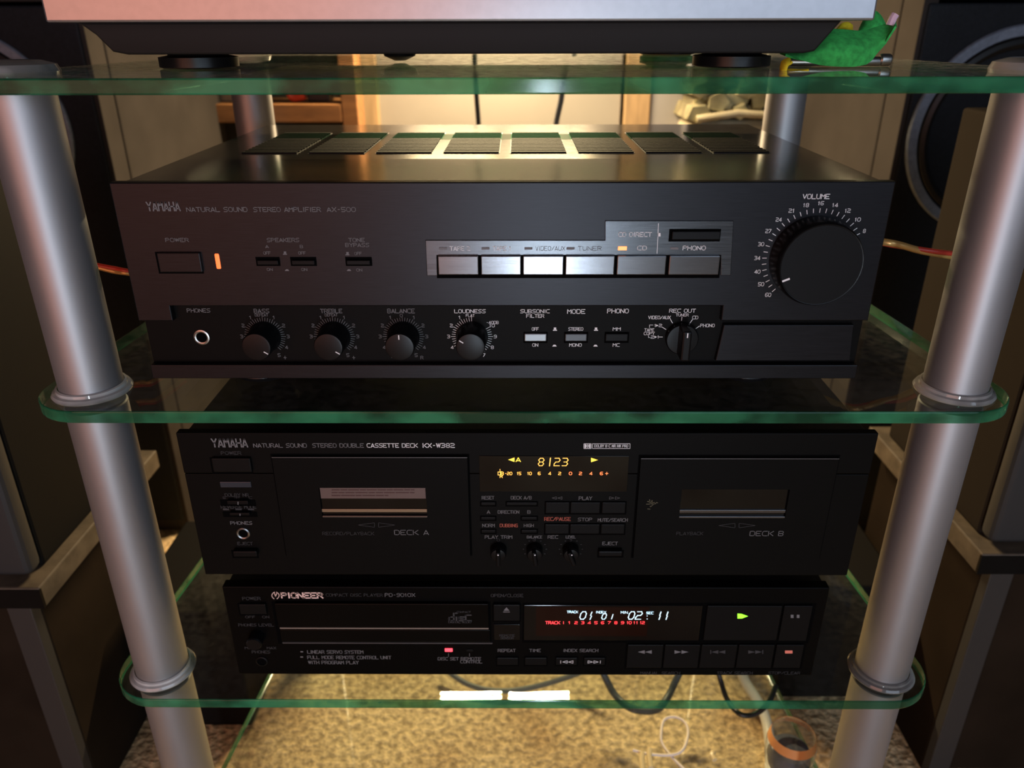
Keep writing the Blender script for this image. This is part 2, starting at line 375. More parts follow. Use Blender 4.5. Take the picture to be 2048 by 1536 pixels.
# ------------------------------------------------------------------ amplifier
AX, W = -.01187, .2175
amp = thing('stereo_amplifier', (AX, .15, ZM), 'wide black amplifier with large volume knob on the second glass shelf', 'amplifier')
A = Face(0, amp); LO = .005; B = Face(LO, amp)
ztop = FL; zst = FL-.0813; zbar0 = B.p(1000, 731)[1]; zbot = A.p(1000, 757)[1]
xl, xr = A.p(343, 627)[0], A.p(1444, 627)[0]; zrec = A.p(1000, 612)[1]
MB().prism([(AX-W, ztop), (AX-W, zst), (xl, zst), (xl, zrec), (xr, zrec), (xr, zst), (AX+W, zst), (AX+W, ztop)], 0, .006, .0006).build('upper_front_plate', brushed, amp)
lw0, lw1 = B.p(300, 690)[0], B.p(1716, 690)[0]
MB().box(lw0, lw1, LO, .012, B.p(1000, 724)[1], zrec+.002, .0003).build('lower_control_panel', deck_face, amp)
MB().prism([(A.p(1448, 650, -.001)[0], A.p(1448, 650, -.001)[1]), (A.p(1708, 650, -.001)[0], A.p(1708, 650, -.001)[1]), (A.p(1700, 722, -.001)[0], A.p(1700, 722, -.001)[1]), (A.p(1431, 722, -.001)[0], A.p(1431, 722, -.001)[1])][::-1], .001, .006, .0005).build('blank_front_panel', brushed, amp)
MB().box(lw0, lw1, -.0002, .012, zbot, A.p(1000, 730)[1], .0005).build('lower_trim_bar', brushed, amp)
MB().box(lw0+.001, lw1-.001, .0065, .012, A.p(1000, 732)[1], B.p(1000, 722)[1]).build('groove', gap_shade, amp, False)
# body with vents
cw = .2159; zc = FL-.0015; D = .2924
MB().box(AX-cw, AX+cw, .0062, D, zbot+.004, zc, .0012).build('steel_cover', cover, amp)
g0, g1 = at(480, 308, Z=zc), at(1541, 306, Z=zc); yf = g0.y; yb = at(1000, 266, Z=zc).y
pitch = (g1.x-g0.x)/(8-.155)
for i in range(8):
    x0 = g0.x+i*pitch; x1 = x0+pitch*.845
    MB().box(x0, x1, yf, yb, zc-.001, zc+.00015).build('vent_recess', slot, amp, False)
    b = MB(); n = 15
    for k in range(n):
        y = yf+(yb-yf)*(k+.5)/n; b.box(x0+.0006, x1-.0006, y-(yb-yf)/n*.27, y+(yb-yf)/n*.27, zc, zc+.0009)
    tag(b.build('vent_ribs', slat, amp, False), kind='stuff')
for x in (-.16, .16):
    for y in (.04, .26): MB().lathe([(.018, ZM), (.020, ZM+.003), (.017, zbot+.005)], (AX+x, y, 0), 'Z', 24).build('foot', rubber, amp)
# printing
b = MB(); A.text(b, 'YAMAHA', 294, 359, 413, 17, .15, gap=.34)
o = b.build('maker_logo', ink_dim, amp, False)
b = MB(); T = A.text
T(b, 'NATURAL SOUND', 373, 494, 419, 8.5); T(b, 'STEREO AMPLIFIER', 507, 641, 419, 8.5); T(b, 'AX-500', 654, 711, 419, 8.5)
T(b, 'POWER', 331, 377, 480, 7); T(b, 'SPEAKERS', 534, 598, 480, 7); T(b, 'TONE', 697, 729, 480, 7); T(b, 'BYPASS', 691, 738, 490, 7)
T(b, 'A', 531, 537, 493, 5.5); T(b, 'B', 600, 606, 493, 5.5); T(b, 'OFF', 527, 541, 506, 5.5); T(b, 'OFF', 597, 611, 506, 5.5); T(b, 'OFF', 709, 723, 507, 5.5)
T(b, 'ON', 534, 545, 539, 5); T(b, 'ON', 603, 614, 539, 5); T(b, 'ON', 713, 724, 540, 5)
def sym(F, b, x, y):   # raised and pressed button marks
    F.poly(b, [(x-4, y+3.5), (x+4, y+3.5), (x+4, y+1.5), (x-4, y+1.5)]); F.poly(b, [(x-2.4, y+2), (x+2.4, y+2), (x+2.4, y-3), (x-2.4, y-3)])
def sym2(F, b, x, y): F.poly(b, [(x-4.5, y+2), (x+4.5, y+2), (x+2, y-1.5), (x-2, y-1.5)])
sym(A, b, 570, 506); sym2(A, b, 574, 540); sym(A, b, 695, 507); sym2(A, b, 698, 540)
b.build('front_lettering', ink_dim, amp, False)
# upper buttons
A.button('power_button', 316, 506, 402, 545, .0022, brushed, .0006)
for x0, x1 in ((514, 556), (583, 629), (693, 740)):
    A.block('button_gap_shade', x0-2, 514, x1+4, 532, .00015, gap_shade, 0); A.block('push_button', x0, 521, x1, 530, .0025, btn_dark, .0004)
P0, P1 = A.p(433, 507), A.p(433, 538)
MB().box(P0[0]-.0014, P0[0]+.0014, -.0006, .002, P1[1], P0[1], .0008).build('power_light', led_or, amp)
# selector panel
q = [A.p(*v) for v in ((851, 480), (1210, 480), (1210, 441), (1467, 441), (1461, 550), (1441, 550), (1441, 510), (874, 510), (875, 551), (854, 551))]
MB().prism(q[::-1], -.0007, .001, .0003).build('selector_frame', sel_metal, amp)
X0, X1, Z0, Z1 = A.rect(873, 508, 1441, 556)
MB().box(X0, X1, -.0002, .001, Z0, Z1).build('selector_gap_shade', gap_shade, amp, False)
for x0, x1 in ((876, 957), (962, 1042), (1046, 1127), (1131, 1229), (1234, 1332), (1338, 1439)):
    A.block('selector_button', x0, 512, x1, 550, .0028, btn_mid, .0005)
b = MB(); o7 = .0009; T(b, 'TAPE 2', 900, 940, 497, 8, out=o7); T(b, 'TAPE 1', 986, 1022, 497, 8, out=o7); T(b, 'CD', 1275, 1293, 496, 8, out=o7)
T(b, 'PHONO', 1366, 1411, 496, 8, out=o7); T(b, 'CD DIRECT', 1237, 1303, 469, 8, out=o7)
A.line(b, 1317, 447, 1314, 507, 1.2, o7); A.poly(b, [(1315, 466), (1321, 466), (1321, 473), (1315, 473)][::-1], o7)
b.build('selector_lettering', ink, amp, False)
b = MB(); T(b, 'VIDEO/AUX', 1071, 1130, 497, 8, .1, out=o7); T(b, 'TUNER', 1156, 1203, 497, 8, .1, out=o7)
tag(b.build('worn_lettering', ink_dim, amp, False), 'worn lettering above the middle selector buttons')
for x in (886, 971, 1057, 1141, 1349): A.block('indicator_dash', x-8, 494.5, x+8, 499.5, .0010, ink_dim, .0002)
tag(A.block('indicator_light', 1236, 493, 1254, 501, .0012, led_or2, .0003), 'lit orange indicator')
A.block('button_gap_shade', 1338, 458, 1441, 483, .0009, gap_shade, 0); A.block('direct_button', 1344, 463, 1441, 480, .0030, btn_dark, .0005)
# volume
vc = A.p(1624, 516)
b = MB()
T(b, 'VOLUME', 1606, 1659, 393, 9)
nums = ['60', '50', '40', '34', '30', '27', '24', '21', '18', '16', '14', '12', '10', '8']
def pxof(v): # pixel of a front point, for lettering cells
    d = Vector(v)-Vector((CX, CY, CZ)); z = d.dot(_f); return 1024+FPX*d.dot(_r)/z, 768-FPX*d.dot(_u)/z
for i in range(27):
    a = math.radians(225-7.5*i); c, s_ = math.cos(a), math.sin(a)
    A.stroke(b, (vc[0]+.0262*c, vc[1]+.0262*s_), (vc[0]+.0284*c, vc[1]+.0284*s_), .00038, .0002)
    if i % 2 == 0:
        px, py = pxof((vc[0]+.0313*c, 0, vc[1]+.0313*s_)); T(b, nums[i//2], px-(5.5 if len(nums[i//2]) > 1 else 2.5), px+(5.5 if len(nums[i//2]) > 1 else 2.5), py, 7)
b.build('volume_scale', ink, amp, False)
vk = MB().lathe([(.0246, -.001), (.0246, .001), (.0243, .012), (.0236, .0146), (.0230, .0154), (.0221, .0152), (.0221, .0150)], (vc[0], 0, vc[1]), 'Y', 96).build('volume_knob', knob_m, amp)
MB().lathe([(.0228, .0), (.0224, .00045)], (vc[0], -.0150, vc[1]), 'Y', 96).build('knob_face', knob_face, vk)
VF = Face(-.0155, vk); b = MB(); VF.line(b, 1566, 562.5, 1578, 558, 4, .0003); b.build('pointer_mark', ink, vk, False)
# lower row
b = MB(); TB = B.text
TB(b, 'LOUDNESS', 909, 971, 622.5, 6.8); TB(b, 'FLAT', 932, 949, 631, 5); TB(b, '-40dB'.replace('d', 'D'), 973, 997, 645, 5.5)
TB(b, 'SUBSONIC', 1041, 1099, 622.5, 6.8); TB(b, 'FILTER', 1053, 1088, 631.8, 6.5); TB(b, 'MODE', 1135, 1170, 623, 8); TB(b, 'PHONO', 1215, 1257, 622, 8)
TB(b, 'OFF', 1064, 1077, 658, 6); TB(b, 'ON', 1065, 1076, 690, 6); TB(b, 'STEREO', 1137, 1166, 658, 6); TB(b, 'MONO', 1139, 1163, 690, 6); TB(b, 'MM', 1226, 1241, 658, 6); TB(b, 'MC', 1226, 1239, 690, 6)
TB(b, 'REC OUT', 1339, 1391, 621.5, 6.8); TB(b, 'TUNER', 1352, 1377, 630, 5); TB(b, 'CD', 1385, 1396, 635, 6); TB(b, 'PHONO', 1401, 1429, 651, 6); TB(b, 'VIDEO/AUX', 1297, 1341, 635, 6)
TB(b, 'TAPE', 1289, 1308, 660, 5.5); TB(b, 'COPY', 1288, 1309, 667, 5.5); TB(b, '1', 1309, 1312, 651, 5.5); TB(b, '2', 1318, 1324, 651, 5.5); TB(b, '2', 1302, 1308, 674, 5.5); TB(b, '1', 1315, 1318, 674, 5.5)
B.poly(b, [(1312, 648.5), (1317, 651), (1312, 653.5)][::-1]); B.poly(b, [(1309, 671.5), (1314, 674), (1309, 676.5)][::-1])
B.line(b, 1299, 655, 1299, 650, 1); B.line(b, 1299, 650, 1306, 650, 1); B.line(b, 1297, 671, 1297, 675, 1); B.line(b, 1297, 675, 1300, 675, 1)
for s_ in ((1324, 654, 1332, 659), (1318, 674, 1325, 674), (1341, 639, 1345, 646), (1364, 634, 1363, 641), (1385, 639, 1380, 646), (1399, 652, 1392, 657)): B.line(b, *s_, 1.2)
for x in (1110, 1192): sym(B, b, x, 658); sym2(B, b, x-1, 691)
def dial(F, b, c, R, step, a0, a1, wl=.0022, wd=.00026, skip=None):
    a = a0
    while a <= a1+.01:
        if not (skip and skip[0] < a < skip[1]):
            s_, k = math.sin(math.radians(a)), math.cos(math.radians(a)); L = wl*1.25 if abs(a % 30) < .1 else wl
            F.stroke(b, (c[0]+R*s_, c[1]+R*k), (c[0]+(R+L)*s_, c[1]+(R+L)*k), wd, .0002)
        a += step
def num(F, b, st, c, R, a, h=6):
    p = (c[0]+R*math.sin(math.radians(a)), F.Y, c[1]+R*math.cos(math.radians(a))); px, py = pxof(p)
    wd = 2.6 if len(st) == 1 else 5; F.text(b, st, px-wd, px+wd, py, h)
kx = [530, 669, 807, 944]; kc = [B.p(x, 673) for x in kx]
dial(B, b, kc[3], .0100, 7.5, -120, 150, skip=(7, 53))
for t, a in (('1', -30), ('2', -60), ('3', -90), ('4', -120), ('10', 60), ('9', 90), ('8', 120), ('7', 150)): num(B, b, t, kc[3], .0142, a)
b.build('control_lettering', ink, amp, False)
b = MB()
TB(b, 'PHONES', 374, 420, 621, 7); TB(b, 'BASS', 508, 538, 622, 7.5); TB(b, 'DEFEAT', 510, 536, 630, 5); TB(b, 'TREBLE', 641, 684, 622, 7.5); TB(b, 'DEFEAT', 650, 675, 630, 5)
TB(b, 'BALANCE', 775, 829, 622, 8); TB(b, '0', 800, 805, 631, 6)
for j in range(3):
    dial(B, b, kc[j], .0100, 7.5, -135, 135)
    for i in range(1, 5):
        for sg in (-1, 1): num(B, b, str(i), kc[j], .0142, sg*30*i)
    num(B, b, '5', kc[j], .0142, 150)
num(B, b, 'L', kc[2], .0150, -150); num(B, b, 'R', kc[2], .0175, 143); num(B, b, '+', kc[0], .0175, 143); num(B, b, '+', kc[1], .0175, 143); num(B, b, '-', kc[0], .0150, -150); num(B, b, '-', kc[1], .0150, -150)
b.build('dim_control_lettering', ink_dim, amp, False)  # left-hand legends, the weaker light there put into the ink
for j, (c, ang) in enumerate(zip(kc, (123, 123, 0, -56))):
    k = MB().lathe([(.0098, -.001), (.0098, .0015), (.0090, .003), (.0087, .0165), (.0082, .0176), (.0070, .0178)], (c[0], LO, c[1]), 'Y', 56).build(['bass_knob', 'treble_knob', 'balance_knob', 'loudness_knob'][j], knob_m, amp)
    q = MB(); Fk = Face(LO-.0178, k); s_, co = math.sin(math.radians(ang)), math.cos(math.radians(ang))
    Fk.stroke(q, (c[0]+.0052*s_, c[1]+.0052*co), (c[0]+.0076*s_, c[1]+.0076*co), .0006, .0002); q.build('pointer_mark', ink, k, False)
for x0, x1, m in ((1049, 1093, mat('satin_silver_button', (.26, .28, .29), .4, .8)), (1130, 1174, mat('satin_grey_button', (.06, .06, .062), .35, .8)), (1211, 1256, btn_dark)):
    B.block('button_gap_shade', x0-2, 664, x1+2, 686, .00015, gap_shade, 0); B.block('push_button', x0, 668, x1, 683, .0022, m, .0005)
c = B.p(404, 674)
j = MB().lathe([(.0045, -.002), (.0048, .0008), (.0040, .0011), (.0033, .0008), (.0032, -.002)], (c[0], LO, c[1]), 'Y', 40, False).build('headphone_socket', silver, amp)
MB().lathe([(.0034, -.0003), (.0033, .00012)], (c[0], LO, c[1]), 'Y', 24).build('socket_hole', gap_shade, j)
c = B.p(1362, 674)
k = MB().lathe([(.0098, -.001), (.0098, .004), (.0092, .0048), (.006, .005)], (c[0], LO, c[1]), 'Y', 56).build('rec_out_knob', knob_m, amp)
MB().box(c[0]-.0028, c[0]+.0028, LO-.0165, LO-.003, c[1]-.0094, c[1]+.0094, .0012).build('grip_bar', knob_m, k)
q = MB(); Face(LO-.0165, k).stroke(q, (c[0], c[1]+.0062), (c[0], c[1]+.0086), .0007, .0003); q.build('pointer_mark', ink, k, False)

# ------------------------------------------------------------------ cassette deck
KY, KX = -.01293, .00264; KT, KB = FL-.15025, FL-.25933
deck = thing('cassette_deck', (KX, .13, FL-.2744), 'black double cassette deck with amber display, on top of the disc player', 'cassette deck')
K = Face(KY, deck); K2 = Face(KY, deck)
zg = K.p(1000, 948)[1]
MB().box(KX-W, KX+W, KY, KY+.006, zg+.0002, KT, .0007).build('upper_front_panel', deck_face, deck)
MB().box(KX-W+.0002, KX+W-.0002, KY+.0001, KY+.006, KB, zg-.0002, .0006).build('lower_front_panel', deck_face, deck)
MB().box(KX-.213, KX+.213, KY+.006, .27, KB+.004, KT-.0015, .001).build('steel_cover', black_cover, deck)
for x in (-.17, .17):
    for y in (.03, .23): MB().lathe([(.015, FL-.2750), (.017, FL-.272), (.015, KB+.005)], (KX+x, y, 0), 'Z', 24).build('foot', rubber, deck)
b = MB(); K.text(b, 'YAMAHA', 424, 494, 886, 16, .15, gap=.34); b.build('maker_logo', ink_dim, deck, False)
b = MB(); T = K.text
T(b, 'NATURAL SOUND', 507, 613, 891, 7.5); T(b, 'STEREO DOUBLE', 625, 727, 891, 7.5)
T(b, 'RESET', 964, 988, 995.5, 6); T(b, 'DECK A/B', 1022, 1063, 995.5, 6); T(b, 'PLAY', 1158, 1184, 996.5, 6.5); T(b, 'A', 974, 980, 1024, 6); T(b, 'DIRECTION', 996, 1038, 1024, 6); T(b, 'B', 1055, 1061, 1024, 6)
T(b, 'STOP', 1156, 1184, 1039, 6); T(b, 'MUTE/SEARCH', 1196, 1255, 1040, 6); T(b, 'NORM', 965, 989, 1051, 6); T(b, 'HIGH', 1048, 1067, 1051, 5.5)
T(b, 'PLAY TRIM', 970, 1024, 1074, 6); T(b, 'BALANCE', 1054, 1084, 1074, 5); T(b, 'REC', 1096, 1116, 1074, 6); T(b, 'LEVEL', 1132, 1151, 1074, 5); T(b, 'EJECT', 1205, 1235, 1087, 6)
T(b, '{{', 1104, 1124, 996, 5, .1); T(b, '}}', 1219, 1240, 996, 5, .1); T(b, 'PHONES', 461, 504, 1046, 6); T(b, 'DECK A', 789, 857, 1065, 9, .11, out=.0022); T(b, 'DECK B', 1500, 1567, 1067, 9, .11, out=.0022)
b.build('front_lettering', ink_dim, deck, False)
b = MB(); T(b, 'CASSETTE DECK', 734, 835, 891, 7.5); T(b, 'KX-W382', 846, 909, 891, 8, .18)
T(b, 'DOLBY B C NR HX PRO', 1189, 1256, 892, 5, .2)
for l in ((1185, 887.5, 1260, 887.5), (1185, 897, 1260, 897), (1185, 887.5, 1185, 897), (1260, 887.5, 1260, 897)): K.line(b, *l, 1)
for l in ((1168, 887.5, 1182, 887.5), (1168, 897, 1182, 897), (1168, 887.5, 1168, 897), (1182, 887.5, 1182, 897), (1175, 887.5, 1175, 897)): K.line(b, *l, 1.4)
K.poly(b, [(1169.5, 888.5), (1172, 888.5), (1173.6, 892), (1172, 896), (1169.5, 896)][::-1]); K.poly(b, [(1180.5, 888.5), (1178, 888.5), (1176.4, 892), (1178, 896), (1180.5, 896)])
b.build('bright_lettering', ink, deck, False)  # rest of the title line, lighter ink where more light falls
b = MB(); T(b, 'POWER', 442, 482, 906, 6); T(b, 'DOLBY NR', 450, 497, 990, 6); T(b, 'B', 446, 451, 995.5, 4); T(b, 'OFF', 469, 480, 995.5, 4); T(b, 'C', 498, 504, 995.5, 4); T(b, 'REVERSE MODE', 442, 512, 1014, 6)
T(b, 'EJECT', 475, 505, 1087, 5.5); T(b, 'RECORD/PLAYBACK', 645, 748, 1067, 6, .1, out=.0022); T(b, 'PLAYBACK', 1353, 1406, 1067, 6, .1, out=.0022)
for x in (452, 477, 502): K.line(b, x-5, 1019, x+5, 1019, 3)
b.build('dim_lettering', ink_dark, deck, False)
b = MB(); T(b, 'REC/PAUSE', 1089, 1141, 1038, 6.5); T(b, 'DUBBING', 1000, 1035, 1051, 6); b.build('red_lettering', ink_red, deck, False)
K.button('power_button', 424, 917, 502, 945, .0025, black_pl, .0008)
K.block('level_window', 440, 964, 502, 975, .0006, mat('smoked_blue_window', (.025, .033, .045), .2), .0003)
for x0, y0, x1, y1 in ((441, 1000, 511, 1012), (446, 1024, 514, 1034)):
    K.block('switch_slot', x0, y0, x1, y1, .0002, gap_shade, 0); K.block('slide_switch', x0+13, y0+2, x1-15, y1-3, .003, btn_dark, .0004)
    b = MB(); K.line(b, (x0+x1)/2, y0+4, (x0+x1)/2, y1-3, 1.8, .0032); b.build('switch_mark', ink_dim, deck, False)
c = K.p(487, 1066)
j = MB().lathe([(.0042, -.002), (.0044, .0008), (.0038, .0013), (.0031, .0008), (.0030, -.002)], (c[0], KY, c[1]), 'Y', 40, False).build('headphone_socket', silver, deck)
MB().lathe([(.0031, -.0003), (.0030, .00012)], (c[0], KY, c[1]), 'Y', 24).build('socket_hole', gap_shade, j)
K.button('eject_button', 466, 1103, 514, 1114, .004, btn_dark, .0008); K.button('eject_button', 1197, 1103, 1245, 1113, .004, btn_dark, .0008)
def door(TL, TR, BR, BL, win, lbl):
    q = [K.p(*v, .0020) for v in (TL, TR, BR, BL)]
    g = [(q[0][0]-.0012, q[0][1]+.0008), (q[1][0]+.0012, q[1][1]+.0008), (q[2][0]+.0012, q[2][1]-.0008), (q[3][0]-.0012, q[3][1]-.0008)]
    X0 = (g[0][0]+g[3][0])/2; X1 = (g[1][0]+g[2][0])/2
    MB().box(X0, X1, KY-.0002, KY+.002, g[2][1], g[0][1]).build('door_gap', gap_shade, deck, False)
    X0 += .0012; X1 -= .0012; z1, z0 = (q[0][1]+q[1][1])/2, (q[2][1]+q[3][1])/2
    Fd = Face(KY-.0020, deck); a, c_, e, f_ = Fd.rect(*win)
    b = MB()   # front plate around the window
    for bx in ((X0, a, z0, z1), (c_, X1, z0, z1), (a, c_, z0, e), (a, c_, f_, z1)): b.box(bx[0], bx[1], KY-.0020, KY+.001, bx[2], bx[3])
    bmesh.ops.remove_doubles(b.b, verts=b.b.verts, dist=1e-6)
    d = b.build('cassette_door', deck_face, deck, False); tag(d, lbl)
    MB().box(X0, X1, KY-.0023, KY-.0019, z1-.0005, z1, 0).build('door_edge', mat('pale_edge_metal', (.12, .12, .13), .35, .6), d, False)  # paler grey strip along the top of the door
    MB().box(a, c_, KY-.0004, KY+.001, e, f_).build('cassette_window', gloss_blk, d, False)
    h = f_-e
    MB().box(a, c_, KY-.0012, KY, e+h*.17, e+h*.27, .0002).build('window_rib', tape_gold if win[0] < 1000 else btn_mid, d)
    MB().box(a, c_, KY-.0018, KY, e, e+h*.06, .0002).build('window_sill', btn_mid, d)
    b = MB(); cx = (win[0]+win[2])/2+6; cy = win[3]+14
    for l in ((cx-37, cy, cx-4, cy-4.5), (cx-37, cy, cx-4, cy+4.5), (cx-4, cy-4.5, cx-4, cy+4.5), (cx+37, cy, cx+4, cy-4.5), (cx+37, cy, cx+4, cy+4.5), (cx+4, cy-4.5, cx+4, cy+4.5)): Fd.line(b, *l, .8)
    b.build('direction_mark', ink_dark, d, False)
    return d, (a, c_, e, f_)
dA, wa = door((549, 913), (936, 915), (939, 1113), (568, 1112), (641, 976, 853, 1036), 'left cassette door with a tape behind its window')
h = wa[3]-wa[2]
MB().box(wa[0]+.0003, wa[1]-.0003, KY-.0010, KY, wa[3]-h*.38, wa[3]-.0006, .0002).build('tape_label', tape_lbl, dA)
b = MB(); FT = Face(KY-.0010, dA)
for i, (l0, l1) in enumerate(((664, 828), (664, 828), (664, 776))):
    y = 980+i*5.6; x = l0
    while x < l1: wl = random.uniform(9, 26); FT.line(b, x, y, min(x+wl, l1), y, 2.1); x += wl+3.5
b.build('label_print', mat('dark_red_print', (.06, .02, .018), .5), dA, False)
dB, wb = door((1282, 915), (1675, 918), (1641, 1118), (1267, 1115), (1361, 979, 1575, 1037), 'right cassette door with an empty window')
b = MB(); FS = Face(KY-.0020, dB)
for i in range(16):
    x, y = 1304+random.gauss(0, 6), 1006+random.gauss(0, 4.5); FS.line(b, x, y, x+random.uniform(-6, 6), y+random.uniform(-3, 3), 1.6)
tag(b.build('glue_mark', mat('old_glue', (.10, .09, .05), .7), dB, False), 'small greenish scuff left by a sticker')
# display
DS = Face(KY-.0004, deck)
K.block('display_window', 959, 912, 1256, 983, .0004, gloss_blk, .0002)
b = MB(); DS.poly(b, [(1029, 915), (1016, 919.5), (1029, 924)][::-1]); DS.text(b, 'A', 1032, 1041, 919.5, 7.5, .2); DS.poly(b, [(1182, 915.5), (1196, 920), (1182, 924.5)][::-1]); b.build('direction_lights', seg_yel, deck, False)
b = MB()
for t, x0, x1 in (('8', 1076, 1087), ('2', 1108, 1119), ('3', 1124, 1135)): DS.text(b, t, x0, x1, 924, 15, .09, .1)
DS.line(b, 1101, 916, 1099, 932, 2)
b.build('counter_digits', seg_amb, deck, False)
b = MB(); DS.text(b, 'DB', 996, 1007, 947, 6, .18); DS.text(b, 'L', 1000, 1004, 941, 5, .2); DS.text(b, 'R', 1000, 1005, 953, 5, .2); DS.text(b, '-20', 1010, 1024, 947, 5.5, .16)
for t, x in (('15', 1038), ('10', 1059), ('6', 1078.5), ('4', 1099.5), ('2', 1119.5)): DS.text(b, t, x-(4 if len(t) > 1 else 2.4), x+(4 if len(t) > 1 else 2.4), 947, 5.5, .16)
b.build('level_scale', seg_amb, deck, False)
b = MB()
for t, x in (('0', 1141), ('2', 1161), ('4', 1182), ('6', 1203), ('+', 1213.5)): DS.text(b, t, x-2.6, x+2.6, 947, 5.5, .16)
b.build('overload_scale', seg_org, deck, False)
for x0, y0, x1, y1 in ((962, 1003, 991, 1011), (1013, 1003, 1074, 1011), (962, 1032, 991, 1040), (1043, 1032, 1074, 1040), (963, 1058, 991, 1066), (1043, 1058, 1074, 1066)):
    K.button('small_button', x0, y0+2, x1, y1, .0012, btn_dark, .0004, 2)
for r, y0, y1 in (((1091, 1139, 1141, 1200, 1204, 1251), 1005, 1027), ((1090, 1138, 1140, 1199, 1202, 1249), 1049, 1068)):
    K.block('key_gap_shade', r[0]-2, y0-2, r[5]+2, y1+2, .0002, gap_shade, 0)
    for i in (0, 2, 4): K.block('transport_key', r[i], y0, r[i+1], y1, .0014, btn_dark, .0005)
b = MB()
for i, x in enumerate((997, 1069, 1141)):
    c = K.p(x, 1098)
    k = MB().lathe([(.0055, -.001), (.0053, .006), (.0046, .0072), (.003, .0075)], (c[0], KY, c[1]), 'Y', 40).build('trim_knob', knob_m, deck)
    a = math.radians((0, -8, -20)[i])
    q = MB().box(-.0014, .0014, -.0115, -.004, -.0058, .0052, .0009)
    bmesh.ops.transform(q.b, matrix=Matrix.Translation((c[0], KY, c[1])) @ Matrix.Rotation(a, 4, 'Y'), verts=q.b.verts)
    q.build('grip_bar', btn_dark, k)
    q = MB().lathe([(.0004, 0), (.0005, .0002)], (c[0], KY-.0115, c[1]+.0038), 'Y', 10).build('pointer_dot', ink, k)
    if i:
        for n_ in range(11):
            th = math.radians(-150+30*n_); p = (c[0]+.0076*math.sin(th), c[1]+.0076*math.cos(th)); K.stroke(b, p, (p[0]+.0005, p[1]), .0005, .0002)
T(b, '0', 994, 999, 1080, 5, .12); T(b, '0', 1066, 1071, 1080, 4.5, .12); T(b, '5', 1140, 1144, 1080, 4.5, .12)
b.build('knob_scales', ink_dark, deck, False)

# ------------------------------------------------------------------ disc player
CYf, CXc = -.00715, .00263; CT, CB = FL-.27437, FL-.35522; CWd = .2105
cdp = thing('disc_player', (CXc, .13, ZB), 'low black compact disc player with blue digits on the third glass shelf', 'cd player')
C = Face(CYf, cdp)
MB().box(CXc-CWd, CXc+CWd, CYf, CYf+.008, CB, CT, .0008).build('front_panel', mat('disc_player_front', (.0014, .0013, .0013), .42, spec=.07), cdp)
MB().box(CXc-CWd+.002, CXc+CWd-.002, CYf+.008, .26, CB+.002, CT-.001, .001).build('steel_cover', black_cover, cdp)
for px in (600, 1490):
    c = at(px, 1356, Z=CB)
    for y in (.03, .22): MB().lathe([(.016, ZB), (.018, ZB+.003), (.018, CB+.003)], (c.x, y, 0), 'Z', 28).build('foot', rubber, cdp)
b = MB(); T = C.text; T(b, 'PIONEER', 563, 645, 1191, 10, .24, out=.0003)
for s_ in (-1, 1):   # horseshoe emblem
    pts = [(551+s_*2, 1184.5), (551+s_*6, 1187), (551+s_*7.5, 1191), (551+s_*6, 1195), (551+s_*3, 1197.5)]
    for p, q in zip(pts, pts[1:]): C.line(b, *p, *q, 1.8, .0003)
C.line(b, 551, 1193, 549, 1187, 1.6, .0003); C.line(b, 551, 1193, 553.5, 1187, 1.6, .0003)
b.build('maker_logo', ink_logo, cdp, False)
b = MB(); T(b, 'PD-9010X', 770, 830, 1190, 6.5, .14)
T(b, 'LINEAR SERVO SYSTEM', 615, 726, 1304, 6); T(b, 'FULL MODE REMOTE CONTROL UNIT', 615, 782, 1315, 6); T(b, 'WITH PROGRAM PLAY', 617, 717, 1325, 6)
C.line(b, 602, 1303.5, 605, 1303.5, 3); C.line(b, 602, 1314, 605, 1314, 3)
T(b, 'DISC SET', 876, 917, 1317.5, 5.5); T(b, 'REMOTE', 922, 962, 1317.5, 5.5); T(b, 'CONTROL', 921, 964, 1323.5, 5.5); C.line(b, 897, 1307, 897, 1313, .9); C.line(b, 939, 1307, 939, 1313, .9)
T(b, 'REPEAT', 996, 1031, 1301, 5.5); T(b, 'TIME', 1059, 1081, 1301, 5.5); T(b, 'INDEX SEARCH', 1127, 1196, 1301, 5.5); T(b, 'PAUSE', 1578, 1609, 1224, 5.5)
for x in (1584, 1596): C.poly(b, [(x-2.5, 1229.5), (x+3, 1229.5), (x+3, 1236), (x-2.5, 1236)][::-1], .0019)
b.build('front_lettering', ink_dim, cdp, False)
b = MB(); T(b, 'COMPACT DISC PLAYER', 652, 765, 1190, 5.5, .12); T(b, 'OPEN/CLOSE', 982, 1046, 1191, 5.5); T(b, 'POWER', 485, 521, 1197, 5.5); T(b, 'OFF', 491, 510, 1234, 4.5); T(b, 'ON', 525, 538, 1234, 4.5)
T(b, 'PHONES LEVEL', 477, 547, 1250, 5); T(b, 'MIN', 490, 506, 1296, 4.5); T(b, 'MAX', 534, 552, 1296, 4.5); T(b, 'PHONES', 504, 540, 1304, 5)
T(b, 'MANUAL SEARCH', 1281, 1360, 1346, 5, .12); T(b, 'TRACK SEARCH', 1434, 1505, 1346, 5, .12); T(b, 'STOP/CLEAR', 1537, 1600, 1346, 5, .12)
T(b, 'REMOTE', 999, 1029, 1271, 4, out=.0009); T(b, 'SENSOR', 1001, 1027, 1276, 4, out=.0009)
b.build('dim_lettering', ink_dark, cdp, False)
C.button('power_button', 479, 1209, 532, 1229, .0022, black_pl, .0006)
c = C.p(515, 1272)
MB().lathe([(.0055, -.001), (.0055, .008), (.0048, .009)], (c[0], CYf, c[1]), 'Y', 36).build('level_knob', knob_m, cdp)
c = C.p(524, 1322)
j = MB().lathe([(.0042, -.002), (.0044, .0006), (.0034, .0009), (.0032, -.002)], (c[0], CYf, c[1]), 'Y', 36, False).build('headphone_socket', btn_dark, cdp)
